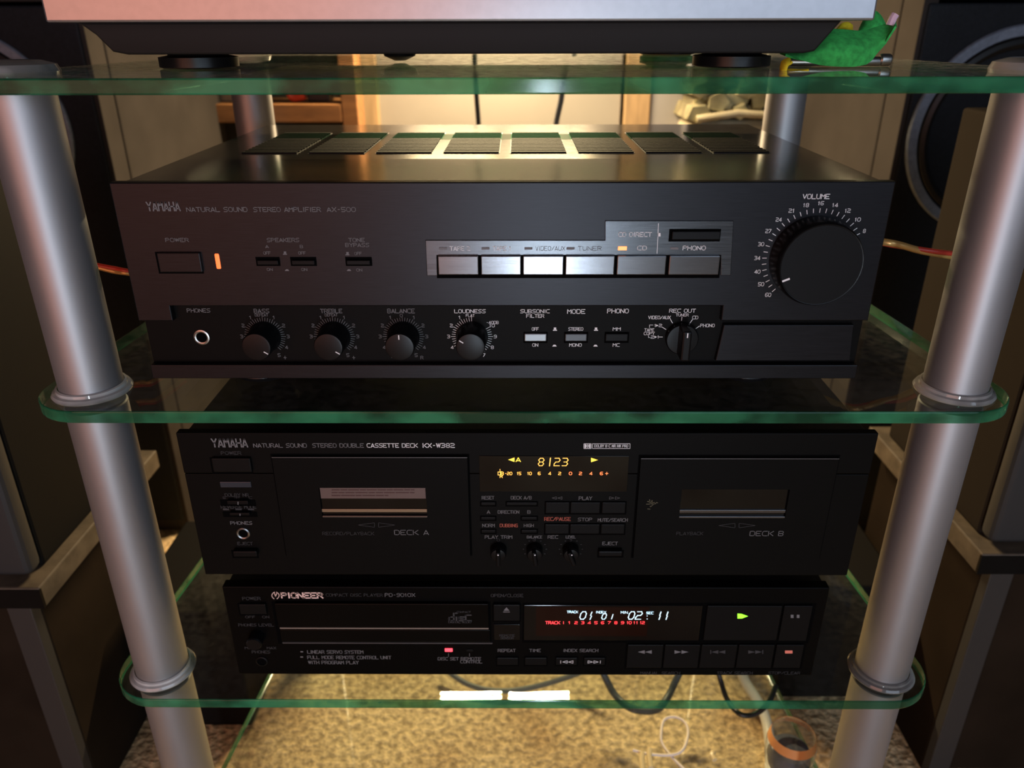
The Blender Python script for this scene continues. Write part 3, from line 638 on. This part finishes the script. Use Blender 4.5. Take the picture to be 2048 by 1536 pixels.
MB().lathe([(.0033, -.0003), (.0032, .00012)], (c[0], CYf, c[1]), 'Y', 24).build('socket_hole', gap_shade, j)
# tray
C.block('tray_gap_shade', 550, 1204, 982, 1288, .0002, gap_shade, 0)
tray = C.block('disc_tray', 553, 1208, 977, 1256, .0028, mat('tray_gloss', (.002, .002, .002), .2, spec=.12), .0004)
C.block('tray_lower_flap', 562, 1260, 980, 1284, .0018, mat('tray_gloss'), .0003)
edge = mat('pale_edge_metal')
X0, X1, Z0, Z1 = C.rect(560, 1255.5, 977, 1258, .003); MB().box(X0, X1, CYf-.0031, CYf, Z0, Z1).build('tray_lip', mat('tray_trim', (.34, .30, .27), .35, .6), tray, False)
C.block('panel_trim', 565, 1285.5, 985, 1287.5, .0012, edge, 0)
FTy = Face(CYf-.0028, tray); b = MB(); FTy.text(b, 'disc', 897, 942, 1234, 15, .16); FTy.text(b, 'COMPACT', 914, 941, 1224, 3.2, .2); FTy.text(b, 'DIGITAL AUDIO', 897, 942, 1244, 4, .2); b.build('disc_emblem', ink_dark, tray, False)
tag(C.block('disc_light', 889.5, 1298.5, 905, 1304, .0010, led_red, .0003), 'lit red indicator'); C.block('remote_light', 933, 1299.5, 946, 1303.5, .0006, btn_dark, .0002)
bt = C.button('open_close_button', 987, 1210, 1040, 1242, .0028, btn_dark, .0005)
b = MB(); Fb = Face(CYf-.0028, bt); Fb.poly(b, [(1007, 1221.5), (1013, 1214.5), (1019, 1221.5)][::-1]); Fb.line(b, 1007, 1224, 1019, 1224, 1.8); b.build('eject_mark', ink_dim, bt, False)
C.block('remote_sensor', 988, 1249, 1040, 1280, .0008, gloss_blk, .0003)
C.block('display_gap_shade', 1045, 1206, 1625, 1286, .0001, gap_shade, 0)
C.block('display_window', 1048, 1211, 1401, 1281, .0006, gloss_blk, .0003); C.block('red_filter', 1072, 1214, 1296, 1272, .0008, red_pane, 0)
E_ = Face(CYf-.0009, cdp); b = MB(); T = E_.text
T(b, '0', 1159, 1170, 1231, 15, .10, .18); E_.line(b, 1184, 1224, 1181, 1231, 2); E_.line(b, 1183, 1232, 1180, 1239, 2)
T(b, '0', 1203, 1211, 1233, 11, .12, .18); E_.line(b, 1226, 1229, 1223, 1238, 2); T(b, '0', 1256, 1267, 1231, 15, .10, .18); T(b, '2', 1271, 1282, 1231, 15, .10, .18)
for x in (1321, 1335): E_.line(b, x+1, 1224, x-1.5, 1231, 2.2); E_.line(b, x-.5, 1232, x-3, 1239, 2.2)
E_.line(b, 1294, 1232, 1294.5, 1232, 2); E_.line(b, 1294, 1238, 1294.5, 1238, 2)
T(b, 'TRACK', 1134, 1156, 1224, 4.2, .18); T(b, 'INDEX', 1192, 1212, 1224.5, 4, .18); T(b, 'MIN', 1242, 1255, 1225, 4.2, .18); T(b, 'SEC', 1293, 1307, 1226, 4.2, .18)
b.build('time_digits', seg_wht, cdp, False)
b = MB(); T(b, 'TRACK', 1091, 1120, 1245.5, 5.5, .16); E_.line(b, 1127, 1243, 1127, 1248, 1)
for i in range(12): x = 1139+i*13.25; t = str(i+1); T(b, t, x-(4.5 if i > 8 else 2.8), x+(4.5 if i > 8 else 2.8), 1245.5, 5, .15)
b.build('track_numbers', seg_red, cdp, False)
pb = C.block('play_button', 1411, 1212, 1559, 1281, .0018, btn_dark, .0005); C.block('pause_button', 1563, 1212, 1619, 1282, .0018, btn_dark, .0005)
b = MB(); Fp = Face(CYf-.0018, pb); Fp.poly(b, [(1475, 1227), (1484, 1228), (1496, 1232.5), (1484, 1237), (1475, 1237)][::-1]); tag(b.build('play_light', led_grn, pb, False), 'lit green arrow')
keys = [(1254, 1325), (1328, 1398), (1401, 1472), (1475, 1546), (1550, 1604)]
C.block('key_gap_shade', 1250, 1287, 1608, 1338, .0001, gap_shade, 0)
for i, (x0, x1) in enumerate(keys):
    k = C.block('search_key' if i < 4 else 'stop_key', x0, 1290, x1, 1336, .0018, btn_dark, .0005); Fk = Face(CYf-.0018, k); b = MB(); x = (x0+x1)/2
    if i == 4: Fk.poly(b, [(1570, 1301), (1585, 1301), (1585, 1307), (1570, 1307)][::-1]); b.build('stop_mark', pink_ink, k, False); continue
    s_ = -1 if i % 2 == 0 else 1
    for d in (-14*s_, 0): p = [(x+d, 1300.5), (x+d+14*s_, 1304), (x+d, 1307.5)]; Fk.poly(b, p[::-1] if s_ > 0 else p)
    if i > 1: Fk.line(b, x+15*s_, 1300.5, x+15*s_, 1307.5, 1.6)
    b.build('search_mark', ink_dim if i < 2 else ink_dark, k, False)
for i, (x0, x1) in enumerate(((994, 1036), (1050, 1093), (1112, 1154), (1168, 1210))):
    k = C.button('small_key', x0, 1316, x1, 1330, .0014, btn_dark, .0004); Fk = Face(CYf-.0014, k)
    if i > 1: b = MB(); x = (x0+x1)/2; Fk.text(b, '|{{' if i == 2 else '}}|', x-13, x+13, 1324, 5, .17); b.build('index_mark', ink, k, False)

# ------------------------------------------------------------------ turntable on the top shelf
tt_y = .009
p0, p1 = at(92, 48, Y=tt_y), at(1750, 38, Y=tt_y); zb_ = (p0.z+p1.z)/2
tt = thing('turntable', ((p0.x+p1.x)/2, .18, ZT), 'silver-fronted turntable with black underside, mostly above the top edge', 'turntable')
MB().box(p0.x, p1.x, tt_y, tt_y+.35, zb_, zb_+.05, .0012).build('plinth', plinth_m, tt)
b0, b1 = at(172, 50, Y=tt_y+.02), at(1672, 45, Y=tt_y+.02); c0, c1 = at(255, 112, Y=tt_y+.02), at(1612, 102, Y=tt_y+.02)
zlow = (c0.z+c1.z)/2
MB().prism([(b0.x, zb_), (b0.x+.008, zb_-.006), (c0.x-.004, zlow+.0015), (c0.x+.004, zlow), (c1.x-.004, zlow), (c1.x+.002, zlow+.001), (b1.x, zb_)][::1], tt_y+.012, tt_y+.34, .001).build('underside', base_m, tt)
for px, y in ((400, .085), (1461, .085), (300, .31), (1500, .31)):
    if y < .1: c = at(px, 130, Y=y)
    MB().lathe([(.0215, ZT+.0002), (.0235, ZT+.001), (.0235, ZT+.0065), (.018, ZT+.0075), (.016, zlow+.001)], (c.x, y, 0), 'Z', 48).build('foot', rubber, tt)
c = at(800, 118, Y=.17)
MB().lathe([(.004, -.001), (.011, .002), (.013, .0065)], (c.x, .17, ZT+.002), 'Z', 32).build('bearing_cap', rubber, tt)

# ------------------------------------------------------------------ speakers behind the rack
def rear_speaker(px_front, px_gap, px_rear, wc, wr, sgn, lbl):
    YF = .60
    xf = at(px_front, 190, Y=YF).x
    cx_ = at(px_rear, 190, X=xf)                       # rear vertical edge of the inner side
    yr = cx_.y; wid = .27; xo = xf+sgn*wid
    xa, xb = sorted((xf, xo)); ztop_ = at(1840, 6, Y=YF).z
    t = thing('floor_speaker', ((xa+xb)/2, (YF+yr)/2, 0), lbl, 'speaker')
    yg = at(px_gap, 190, X=xf).y
    MB().box(xa, xb, yg+.003, yr, .0, ztop_+.03, .003).build('cabinet', cab_m, t)
    MB().box(xa+.004, xb-.004, yg-.001, yg+.004, .004, ztop_+.026).build('shadow_gap', gap_shade, t, False)
    fr = .018; b = MB()
    for bx in ((xa, xa+fr, 0, ztop_+.03), (xb-fr, xb, 0, ztop_+.03), (xa+fr, xb-fr, ztop_+.004, ztop_+.03), (xa+fr, xb-fr, 0, .03)):
        b.box(bx[0], bx[1], YF, yg, bx[2], bx[3], .0015)
    b.build('front_frame', cab_m, t)
    MB().box(xa+fr*.3, xb-fr*.3, YF-.003, YF+.008, .02, ztop_, .003).build('baffle', baffle, t)
    c = at(*wc, Y=YF-.003); R = wr
    w_ = MB().lathe([(R, -.002), (R, .003), (R-.002, .005), (R*.90, .005), (R*.89, .001)], (c.x, YF-.003, c.z), 'Y', 96, False).build('woofer', ring_m, t)
    tag(w_, 'grey-blue woofer mounting ring')
    MB().lathe([(R*.895, .001), (R*.87, .005), (R*.83, .007), (R*.79, .004), (R*.775, -.001)], (c.x, YF-.003, c.z), 'Y', 96, False).build('surround', surr_m, w_)
    MB().lathe([(R*.78, -.001), (R*.62, -.006), (R*.47, -.016), (R*.40, -.026)], (c.x, YF-.003, c.z), 'Y', 96, False).build('cone', cone_m, w_)
    MB().lathe([(R*.42, -.026), (R*.40, -.012), (R*.28, -.003), (R*.12, .001), (R*.01, .002)], (c.x, YF-.003, c.z), 'Y', 64, False).build('dust_cap', gloss_blk, w_)
    # hollow behind the cone is closed by the baffle
    return t
rear_speaker(196, 228, 441, (-45, 262), .122, -1, 'taupe floor speaker behind the rack, left of the amplifier')
rear_speaker(1812, 1772, 1612, (2015, 268), .128, 1, 'taupe floor speaker behind the rack, right of the amplifier, round woofer showing')

# ------------------------------------------------------------------ small speakers on stands beside the rack
def side_stand(rear, front, xin, sgn, l1, l2, xoff):
    R_, F_ = at(*rear, X=xin), at(*front, X=xin)
    zt_ = (R_.z+F_.z)/2; y0, y1 = F_.y, R_.y
    wd = .26; xo = xin+sgn*wd; a, c_ = sorted((xin, xo))
    t = thing('speaker_stand', ((a+c_)/2, (y0+y1)/2, 0), l1, 'speaker stand')
    MB().box(a, c_, y0, y1+.02, zt_-.022, zt_, .0015).build('top_plate', cab_top, t)
    MB().box(a-.0003, c_+.0003, y0-.001, y0+.002, zt_-.0215, zt_-.0015).build('plate_front_edge', black_pl, t, False)
    i = .018*sgn; a2, c2 = sorted((xin+i, xo-i))
    MB().box(a2, c2, y0+.018, y1+.01, .0, zt_-.022, .002).build('cabinet', cab_dk, t)
    q = sorted((xin+i, xin+i+sgn*.022)); pm = mat('grey_black_post', (.030, .029, .028), .5); b = MB()
    b.box(q[0], q[1], y0+.006, y0+.018, 0, zt_-.022, .001).build('front_post', pm, t); b = MB(); q = sorted((xo-i, xo-i-sgn*.022)); b.box(q[0], q[1], y0+.006, y0+.018, 0, zt_-.022, .001)
    b.build('front_post', pm, t)
    # the loudspeaker on it
    xi = xin+sgn*xoff; a, c_ = sorted((xi, xi+sgn*.19)); zt2 = at(1945, 218, X=.42+xoff).z
    s_ = thing('bookshelf_speaker', ((a+c_)/2, (y0+y1)/2, zt_), l2, 'speaker')
    MB().box(a, c_, y0+.03, y1-.004, zt_+.0003, zt2, .003).build('cabinet', box_dk if sgn < 0 else mat('brown_black_vinyl', (.022, .018, .014), .9, spec=.02), s_)
    MB().box(a-.001, c_+.001, y0+.010, y0+.031, zt_+.003, zt2-.003, .008, 4).build('front_grille', mat('charcoal_grille', (.022, .023, .024), .6), s_)
    return zt_
side_stand((300, 925), (75, 1168), -.42, -1, 'dark speaker stand with dusty top left of the rack', 'small black speaker standing left of the rack', .012)
side_stand((1752, 870), (1965, 1107), .42, 1, 'dark speaker stand with dusty top right of the rack', 'small dark speaker standing right of the rack', .012)

# low black boxes on the carpet behind the rack
pA, pB = at(400, 1455, Z=0), at(508, 1455, Z=0)
t = thing('subwoofer', (pA.x-.03, pA.y+.1, 0), 'black box on the carpet behind the left front leg', 'subwoofer')
MB().box(pB.x-.115, pB.x, pA.y, pA.y+.17, .006, .17, .003).build('cabinet', box_dk, t); MB().box(pB.x-.112, pB.x-.004, pA.y+.004, pA.y+.16, 0, .0065).build('plinth', black_pl, t, False)
pA = at(1548, 1398, Z=0)
t = thing('subwoofer', (pA.x+.1, pA.y+.1, 0), 'black box on the carpet behind the right front leg', 'subwoofer')
MB().box(pA.x, pA.x+.12, pA.y, pA.y+.17, .006, .17, .003).build('cabinet', box_dk, t); MB().box(pA.x+.004, pA.x+.116, pA.y+.004, pA.y+.16, 0, .0065).build('plinth', black_pl, t, False)

# ------------------------------------------------------------------ background
def upright(name, x0, x1, m, y, lbl, cat, th=.02, top=1.9, group=None, bot=0):
    X0, X1 = at(x0, 220, Y=y).x, at(x1, 220, Y=y).x
    o = MB().box(X0, X1, y, y+th, bot, top, .002).build(name, m, smooth=False); tag(o, lbl, cat, group); return o
BY = 1.10
upright('white_board', 757, 1241, board_w, BY+.02, 'broad white board upright behind the amplifier', 'board')
upright('white_board', 1300, 1369, board_c, BY+.01, 'narrow cool white board beside the log pile', 'board')
upright('board_edging', 1369, 1378, mat('bright_white_edge', (.85, .85, .88), .4), BY+.004, 'thin bright white edging next to the logs', 'edging', .03)
upright('pine_strip', 713, 757, wood_p, BY, 'pale pine strip left of the broad white board', 'wood strip')
upright('pine_strip', 1249, 1300, wood_p, BY+.005, 'pale pine strip right of the broad white board', 'wood strip')
t = thing('wooden_shelf_unit', (-.7, 1.0, 0), 'orange pine shelf frame in the left background', 'shelf unit')
x0, x1 = at(683, 220, Y=1.0).x, at(716, 220, Y=1.0).x
MB().box(x0, x1, 1.0, 1.06, 0, 1.9, .002).build('upright_post', wood_o, t)
z1, z0 = at(560, 208, Y=1.0).z, at(560, 245, Y=1.0).z; xL = at(380, 220, Y=1.0).x
MB().box(xL, x0, 1.0, 1.03, z0, z1, .002).build('front_rail', wood_o, t); MB().box(xL, x0, 1.03, 1.15, z1-.012, z1, .001).build('shelf_board', wood_o, t)
MB().box(xL, x0, 1.13, 1.15, 0, 1.9).build('back_panel', mat('dark_back_panel', (.02, .018, .014), .8), t, False)
# things on that shelf
c = at(592, 206, Y=1.02); hs = .0
t = thing('pliers', (c.x, 1.03, z1), 'red-handled tool lying on the pine shelf', 'tool')
k1 = at(575, 190, Y=1.02); k2 = at(588, 206, Y=1.02); k3 = at(609, 201, Y=1.02)
MB().tube(smooth_path([(k1.x, 1.03, z1+.03), (k1.x+.003, 1.03, z1+.014), (k2.x, 1.03, z1+.008), (k3.x, 1.03, z1+.008+.004)], 5), .0075, 10).build('handle', red_toy, t)
MB().tube([(k2.x, 1.05, z1+.008), (k2.x+.01, 1.055, z1+.030)], .005, 8).build('jaw', blue_toy, t)
for px, hh, m_, lb in ((465, .03, wood_p, 'pale block at the left end of the pine shelf'), (640, .022, mat('dark_tin', (.035, .03, .026), .4, .3), 'dark tin next to the red tool on the pine shelf')):
    c = at(px, 205, Y=1.05); o = MB().box(c.x-.02, c.x+.02, 1.04, 1.08, z1, z1+hh, .003).build('small_box', m_); tag(o, lb, 'box')
# log pile
t = thing('log_basket', (at(1455, 220, Y=1.0).x, 1.05, 0), 'pale sack under the split logs in the right background', 'sack')
xa, xb = at(1380, 230, Y=1.0).x, at(1560, 230, Y=1.0).x; zs = at(1460, 232, Y=1.0).z
b = MB().box(xa, xb, .99, 1.12, 0, zs-.006, .02, 3); b.build('sack', bag_m, t)
MB().tube([(xa+.01, .99, zs-.004), ((xa+xb)/2, .985, zs+.006), (xb-.01, .99, zs+.001)], .006, 8).build('rolled_rim', bag_m, t)
logs = [(1398, 226, .018, 30), (1419, 236, .016, 70), (1405, 205, .014, 10), (1437, 205, .024, 0), (1470, 200, .022, 20), (1452, 222, .015, 80), (1480, 224, .014, 40), (1425, 178, .02, 60), (1455, 172, .022, 15), (1500, 180, .018, 50), (1520, 200, .016, 5), (1510, 222, .014, 60), (1400, 182, .016, 45), (1430, 150, .02, 30), (1480, 150, .02, 0), (1520, 150, .02, 75)]
for i, (px, py, r, a) in enumerate(logs):
    yy = .99+.012*(i % 3); c = at(px, py, Y=yy)
    n = 5+(i % 3); P = [(c.x+1.15*r*(1+.25*random.uniform(-1, 1))*math.cos(2*math.pi*k/n+a), c.z+1.0*r*(1+.3*random.uniform(-1, 1))*math.sin(2*math.pi*k/n+a)) for k in range(n)]
    b = MB().prism(P[::-1], yy, yy+.12, .002); b.b.normal_update()
    for f_ in b.b.faces: f_.material_index = 0 if abs(f_.normal.y) > .7 else 1
    o = b.build('split_log', None, smooth=False, mats=[log_e, log_b])
    row = 'lowest' if py >= 214 else 'middle' if py >= 195 else 'upper' if py > 160 else 'topmost'
    rank = sorted(v[0] for v in logs if ('lowest' if v[1] >= 214 else 'middle' if v[1] >= 195 else 'upper' if v[1] > 160 else 'topmost') == row).index(px)
    tag(o, 'pale split log, %s from the left in the %s row of the pile' % (('first', 'second', 'third', 'fourth', 'fifth', 'sixth')[rank], row), 'log', 'split logs in the pile behind the right rear leg')
# hanging cables in front of the boards
def cable(name, pts, r, m, lbl, cat='cable', group=None, n=8):
    o = MB().tube(smooth_path(pts, 8), r, 14).build(name, m); tag(o, lbl, cat, group); return o
g = lambda x, y, Y: tuple(at(x, y, Y=Y))
cable('hanging_cable', [g(947, 20, .95), g(950, 120, .95), g(953, 190, .95), g(957, 250, .95), g(958, 330, .95), (at(958, 330, Y=.95).x, .96, .3), (at(960, 330, Y=.95).x, .93, .004), (at(970, 330, Y=.95).x, .85, .004)], .0042, black_cb, 'black cable hanging straight before the white board')
cable('hanging_cable', [g(1150, 60, .85), g(1128, 150, .85), g(1122, 200, .85), g(1112, 250, .85), g(1106, 330, .85), (at(1100, 330, Y=.85).x, .86, .3), (at(1100, 330, Y=.85).x, .83, .0045), (at(1120, 330, Y=.85).x, .76, .0045)], .0045, grey_cb, 'grey cable hanging in a curve before the white board')

# ------------------------------------------------------------------ cables and bits low down
h = lambda x, y, Z: tuple(at(x, y, Z=Z))
cable('floor_cable', [h(880, 1330, .02), h(935, 1368, .012), h(1000, 1382, .010), h(1075, 1372, .012), h(1160, 1345, .03), h(1200, 1320, .05)], .0033, grey_cb, 'grey cable sagging behind the lowest gear, left of centre')
cable('floor_cable', [h(1195, 1320, .08), h(1213, 1360, .06), h(1232, 1392, .05), h(1265, 1418, .05), h(1312, 1420, .05), h(1335, 1395, .05), h(1352, 1360, .06), h(1372, 1320, .08)], .0040, mat('slate_cable', (.05, .065, .08), .4), 'slate cable looping down below the disc player, right of centre')
cable('floor_cable', [h(1430, 1320, .10), h(1441, 1360, .08), h(1455, 1400, .07), h(1480, 1428, .07), h(1510, 1428, .07), h(1537, 1405, .08), h(1552, 1370, .09)], .0028, black_cb, 'thin black cable loop beside the thick white cable')
cable('white_cable', [h(1470, 1310, .05), h(1490, 1362, .03), h(1515, 1402, .02), h(1532, 1440, .012), h(1540, 1490, .008), h(1541, 1540, .008), h(1540, 1600, .008)], .0060, white_pl, 'thick white cable running down to the carpet')
zl = ZL+.002
cable('white_string', [h(1266, 1500, zl), h(1298, 1508, zl), h(1340, 1510, zl+.002), h(1365, 1500, zl+.006), h(1376, 1468, zl+.006), h(1370, 1445, zl+.006), h(1350, 1434, zl+.005), h(1328, 1440, zl+.003), h(1322, 1470, zl+.002), h(1326, 1490, zl), h(1345, 1515, zl), h(1370, 1540, zl)], .0014, mat('white_string', (.82, .74, .64), .6), 'thin white string loop on the lowest glass shelf', 'string')
for i, (x, y, a) in enumerate(((1298, 1512, .3), (1283, 1520, .15), (1424, 1510, 1.2))):
    c = Vector(h(x, y, ZL+.0032)); L = .014 if i < 2 else .006
    o = MB().tube([c-Vector((math.cos(a+1.2)*L*.3, L, 0)), c, c+Vector((.002, L*.6, 0))], .0028, 8).build('plastic_scrap', mat('amber_clear_bits', (.75, .62, .35), .15))
    tag(o, ('small yellowish plastic bit at the crossing of the white string', 'small yellowish plastic bit left of the string crossing', 'tiny yellowish plastic bit alone right of the string')[i], 'plastic scrap')
# clear cup on the lowest shelf
c = at(1580, 1500, Z=ZL+.02)
t = thing('plastic_cup', (c.x, c.y, ZL), 'clear domed plastic cup with orange band on the lowest shelf', 'cup')
MB().lathe([(.021, ZL+.0004), (.0235, ZL+.012), (.0238, ZL+.030), (.021, ZL+.042), (.013, ZL+.049), (.002, ZL+.051)], (c.x, c.y, 0), 'Z', 40, False).build('dome', cup_glass, t)
MB().lathe([(.0232, ZL+.0335), (.0208, ZL+.043)], (c.x, c.y, 0), 'Z', 40, False).build('orange_band', mat('orange_print', (.75, .32, .10), .4), t)
MB().lathe([(.019, ZL+.001), (.021, ZL+.012), (.018, ZL+.022), (.004, ZL+.026)], (c.x, c.y, 0), 'Z', 32).build('dark_content', mat('slate_plastic', (.08, .09, .11), .25), t)
# speaker wires
cable('speaker_wire', [g(150, 520, .12), g(197, 531, .12), g(230, 537, .12), g(262, 543, .12), g(330, 550, .14)], .0016, red_cb, 'upper strand red speaker wire left of the amplifier', 'wire')
cable('speaker_wire', [g(150, 524, .12), g(197, 535, .12), g(230, 543, .12), g(262, 547, .12), g(330, 556, .14)], .0018, gold_cb, 'lower strand gold speaker wire left of the amplifier', 'wire')
cable('speaker_wire', [g(1690, 470, .14), g(1768, 487, .12), g(1820, 496, .12), g(1885, 505, .12), g(1940, 510, .14)], .0018, red_cb, 'red speaker wire right of the amplifier, running to the right leg', 'wire')
cable('speaker_wire', [g(1690, 474, .14), g(1768, 484, .119), g(1800, 490, .118), g(1835, 500, .12), g(1870, 507, .122), g(1940, 518, .14)], .0024, gold_cb, 'gold speaker wire right of the amplifier, twisted under the red one', 'wire')

# ------------------------------------------------------------------ green felt flower and steel rod on the top shelf
YR = .085
fz = lambda px, py, y: tuple(at(px, py, Y=y))
t = thing('steel_rod', (at(1700, 125, Y=YR).x, YR, ZT), 'short steel rod lying under the green felt flower', 'rod')
xa, xb = at(1578, 122, Y=YR).x, at(1768, 118, Y=YR).x
MB().lathe([(.0022, xa), (.0027, xa+.001), (.0027, xb-.001), (.0022, xb)], (0, YR, ZT+.0030), 'X', 24).build('shaft', silver, t)
MB().lathe([(.0030, xb-.003), (.0036, xb-.002), (.0036, xb+.003), (.0031, xb+.004)], (0, YR, ZT+.0038), 'X', 24).build('rod_head', silver, t)
t = thing('felt_flower', (at(1690, 120, Y=.07).x, .07, ZT), 'green felt flower with yellow petals at the right of the turntable', 'felt flower')
def sheet(top, bot, y0, y1, name, m, par, bulge=.01, n=14, th=.0012):
    """curved felt sheet between an upper and a lower outline, bowed towards the viewer"""
    b = MB(); b.ang = 50; rows = 8; V = []
    tp = smooth_path([Vector((a, c, 0)) for a, c in top], 6); bt_ = smooth_path([Vector((a, c, 0)) for a, c in bot], 6)
    for i in range(n+1):
        u = i/n; A_ = tp[min(int(u*(len(tp)-1)), len(tp)-1)]; B_ = bt_[min(int(u*(len(bt_)-1)), len(bt_)-1)]; row = []
        for j in range(rows+1):
            v = j/rows; px = A_.x+(B_.x-A_.x)*v; py = A_.y+(B_.y-A_.y)*v
            y = y0+(y1-y0)*v-bulge*math.sin(math.pi*u)*(.4+.6*math.sin(math.pi*v))
            row.append(b.b.verts.new(at(px, py, Y=y)))
        V.append(row)
    for i in range(n):
        for j in range(rows): b.b.faces.new((V[i][j], V[i+1][j], V[i+1][j+1], V[i][j+1]))
    bmesh.ops.recalc_face_normals(b.b, faces=b.b.faces)
    g_ = list(b.b.faces); bmesh.ops.solidify(b.b, geom=g_, thickness=th)
    return b.build(name, m, par)
sheet([(1560, 104), (1600, 98), (1655, 62), (1680, 58), (1725, 61), (1762, 50), (1793, 42)], [(1572, 108), (1605, 121), (1640, 130), (1670, 133), (1712, 133), (1745, 120), (1790, 52)], .075, .062, 'cup_petal', felt_g, t, .014)
sheet([(1716, 60), (1730, 34), (1748, 21), (1762, 30), (1772, 48)], [(1718, 62), (1733, 66), (1748, 66), (1760, 62), (1771, 52)], .105, .10, 'back_petal', felt_g, t, .004)
sheet([(1672, 58), (1684, 46), (1697, 44), (1706, 50)], [(1674, 60), (1686, 60), (1697, 61), (1706, 60)], .09, .09, 'yellow_petal', felt_y, t, .003)
sheet([(1559, 138), (1563, 122), (1577, 115), (1582, 118)], [(1560, 150), (1572, 144), (1576, 134), (1583, 122)], .045, .040, 'yellow_curl', felt_y, t, .003)
sheet([(1566, 138), (1580, 137), (1600, 138), (1618, 137)], [(1562, 150), (1576, 145), (1596, 142), (1618, 139)], .045, .040, 'yellow_tongue', felt_y, t, .002)
c = at(1786, 36, Y=.07)
MB().tube([(c.x-.001, .07, c.z-.004), (c.x, .07, c.z), (c.x+.001, .07, c.z+.002)], .0024, 10).build('pink_bead', pink_m, t)

# flat print with many tiny strokes is one joined part each
for o in bpy.data.objects:
    if o.type == 'MESH' and o.parent and any(k in o.name for k in ('lettering', '_scale', 'label_print')): o['kind'] = 'stuff'
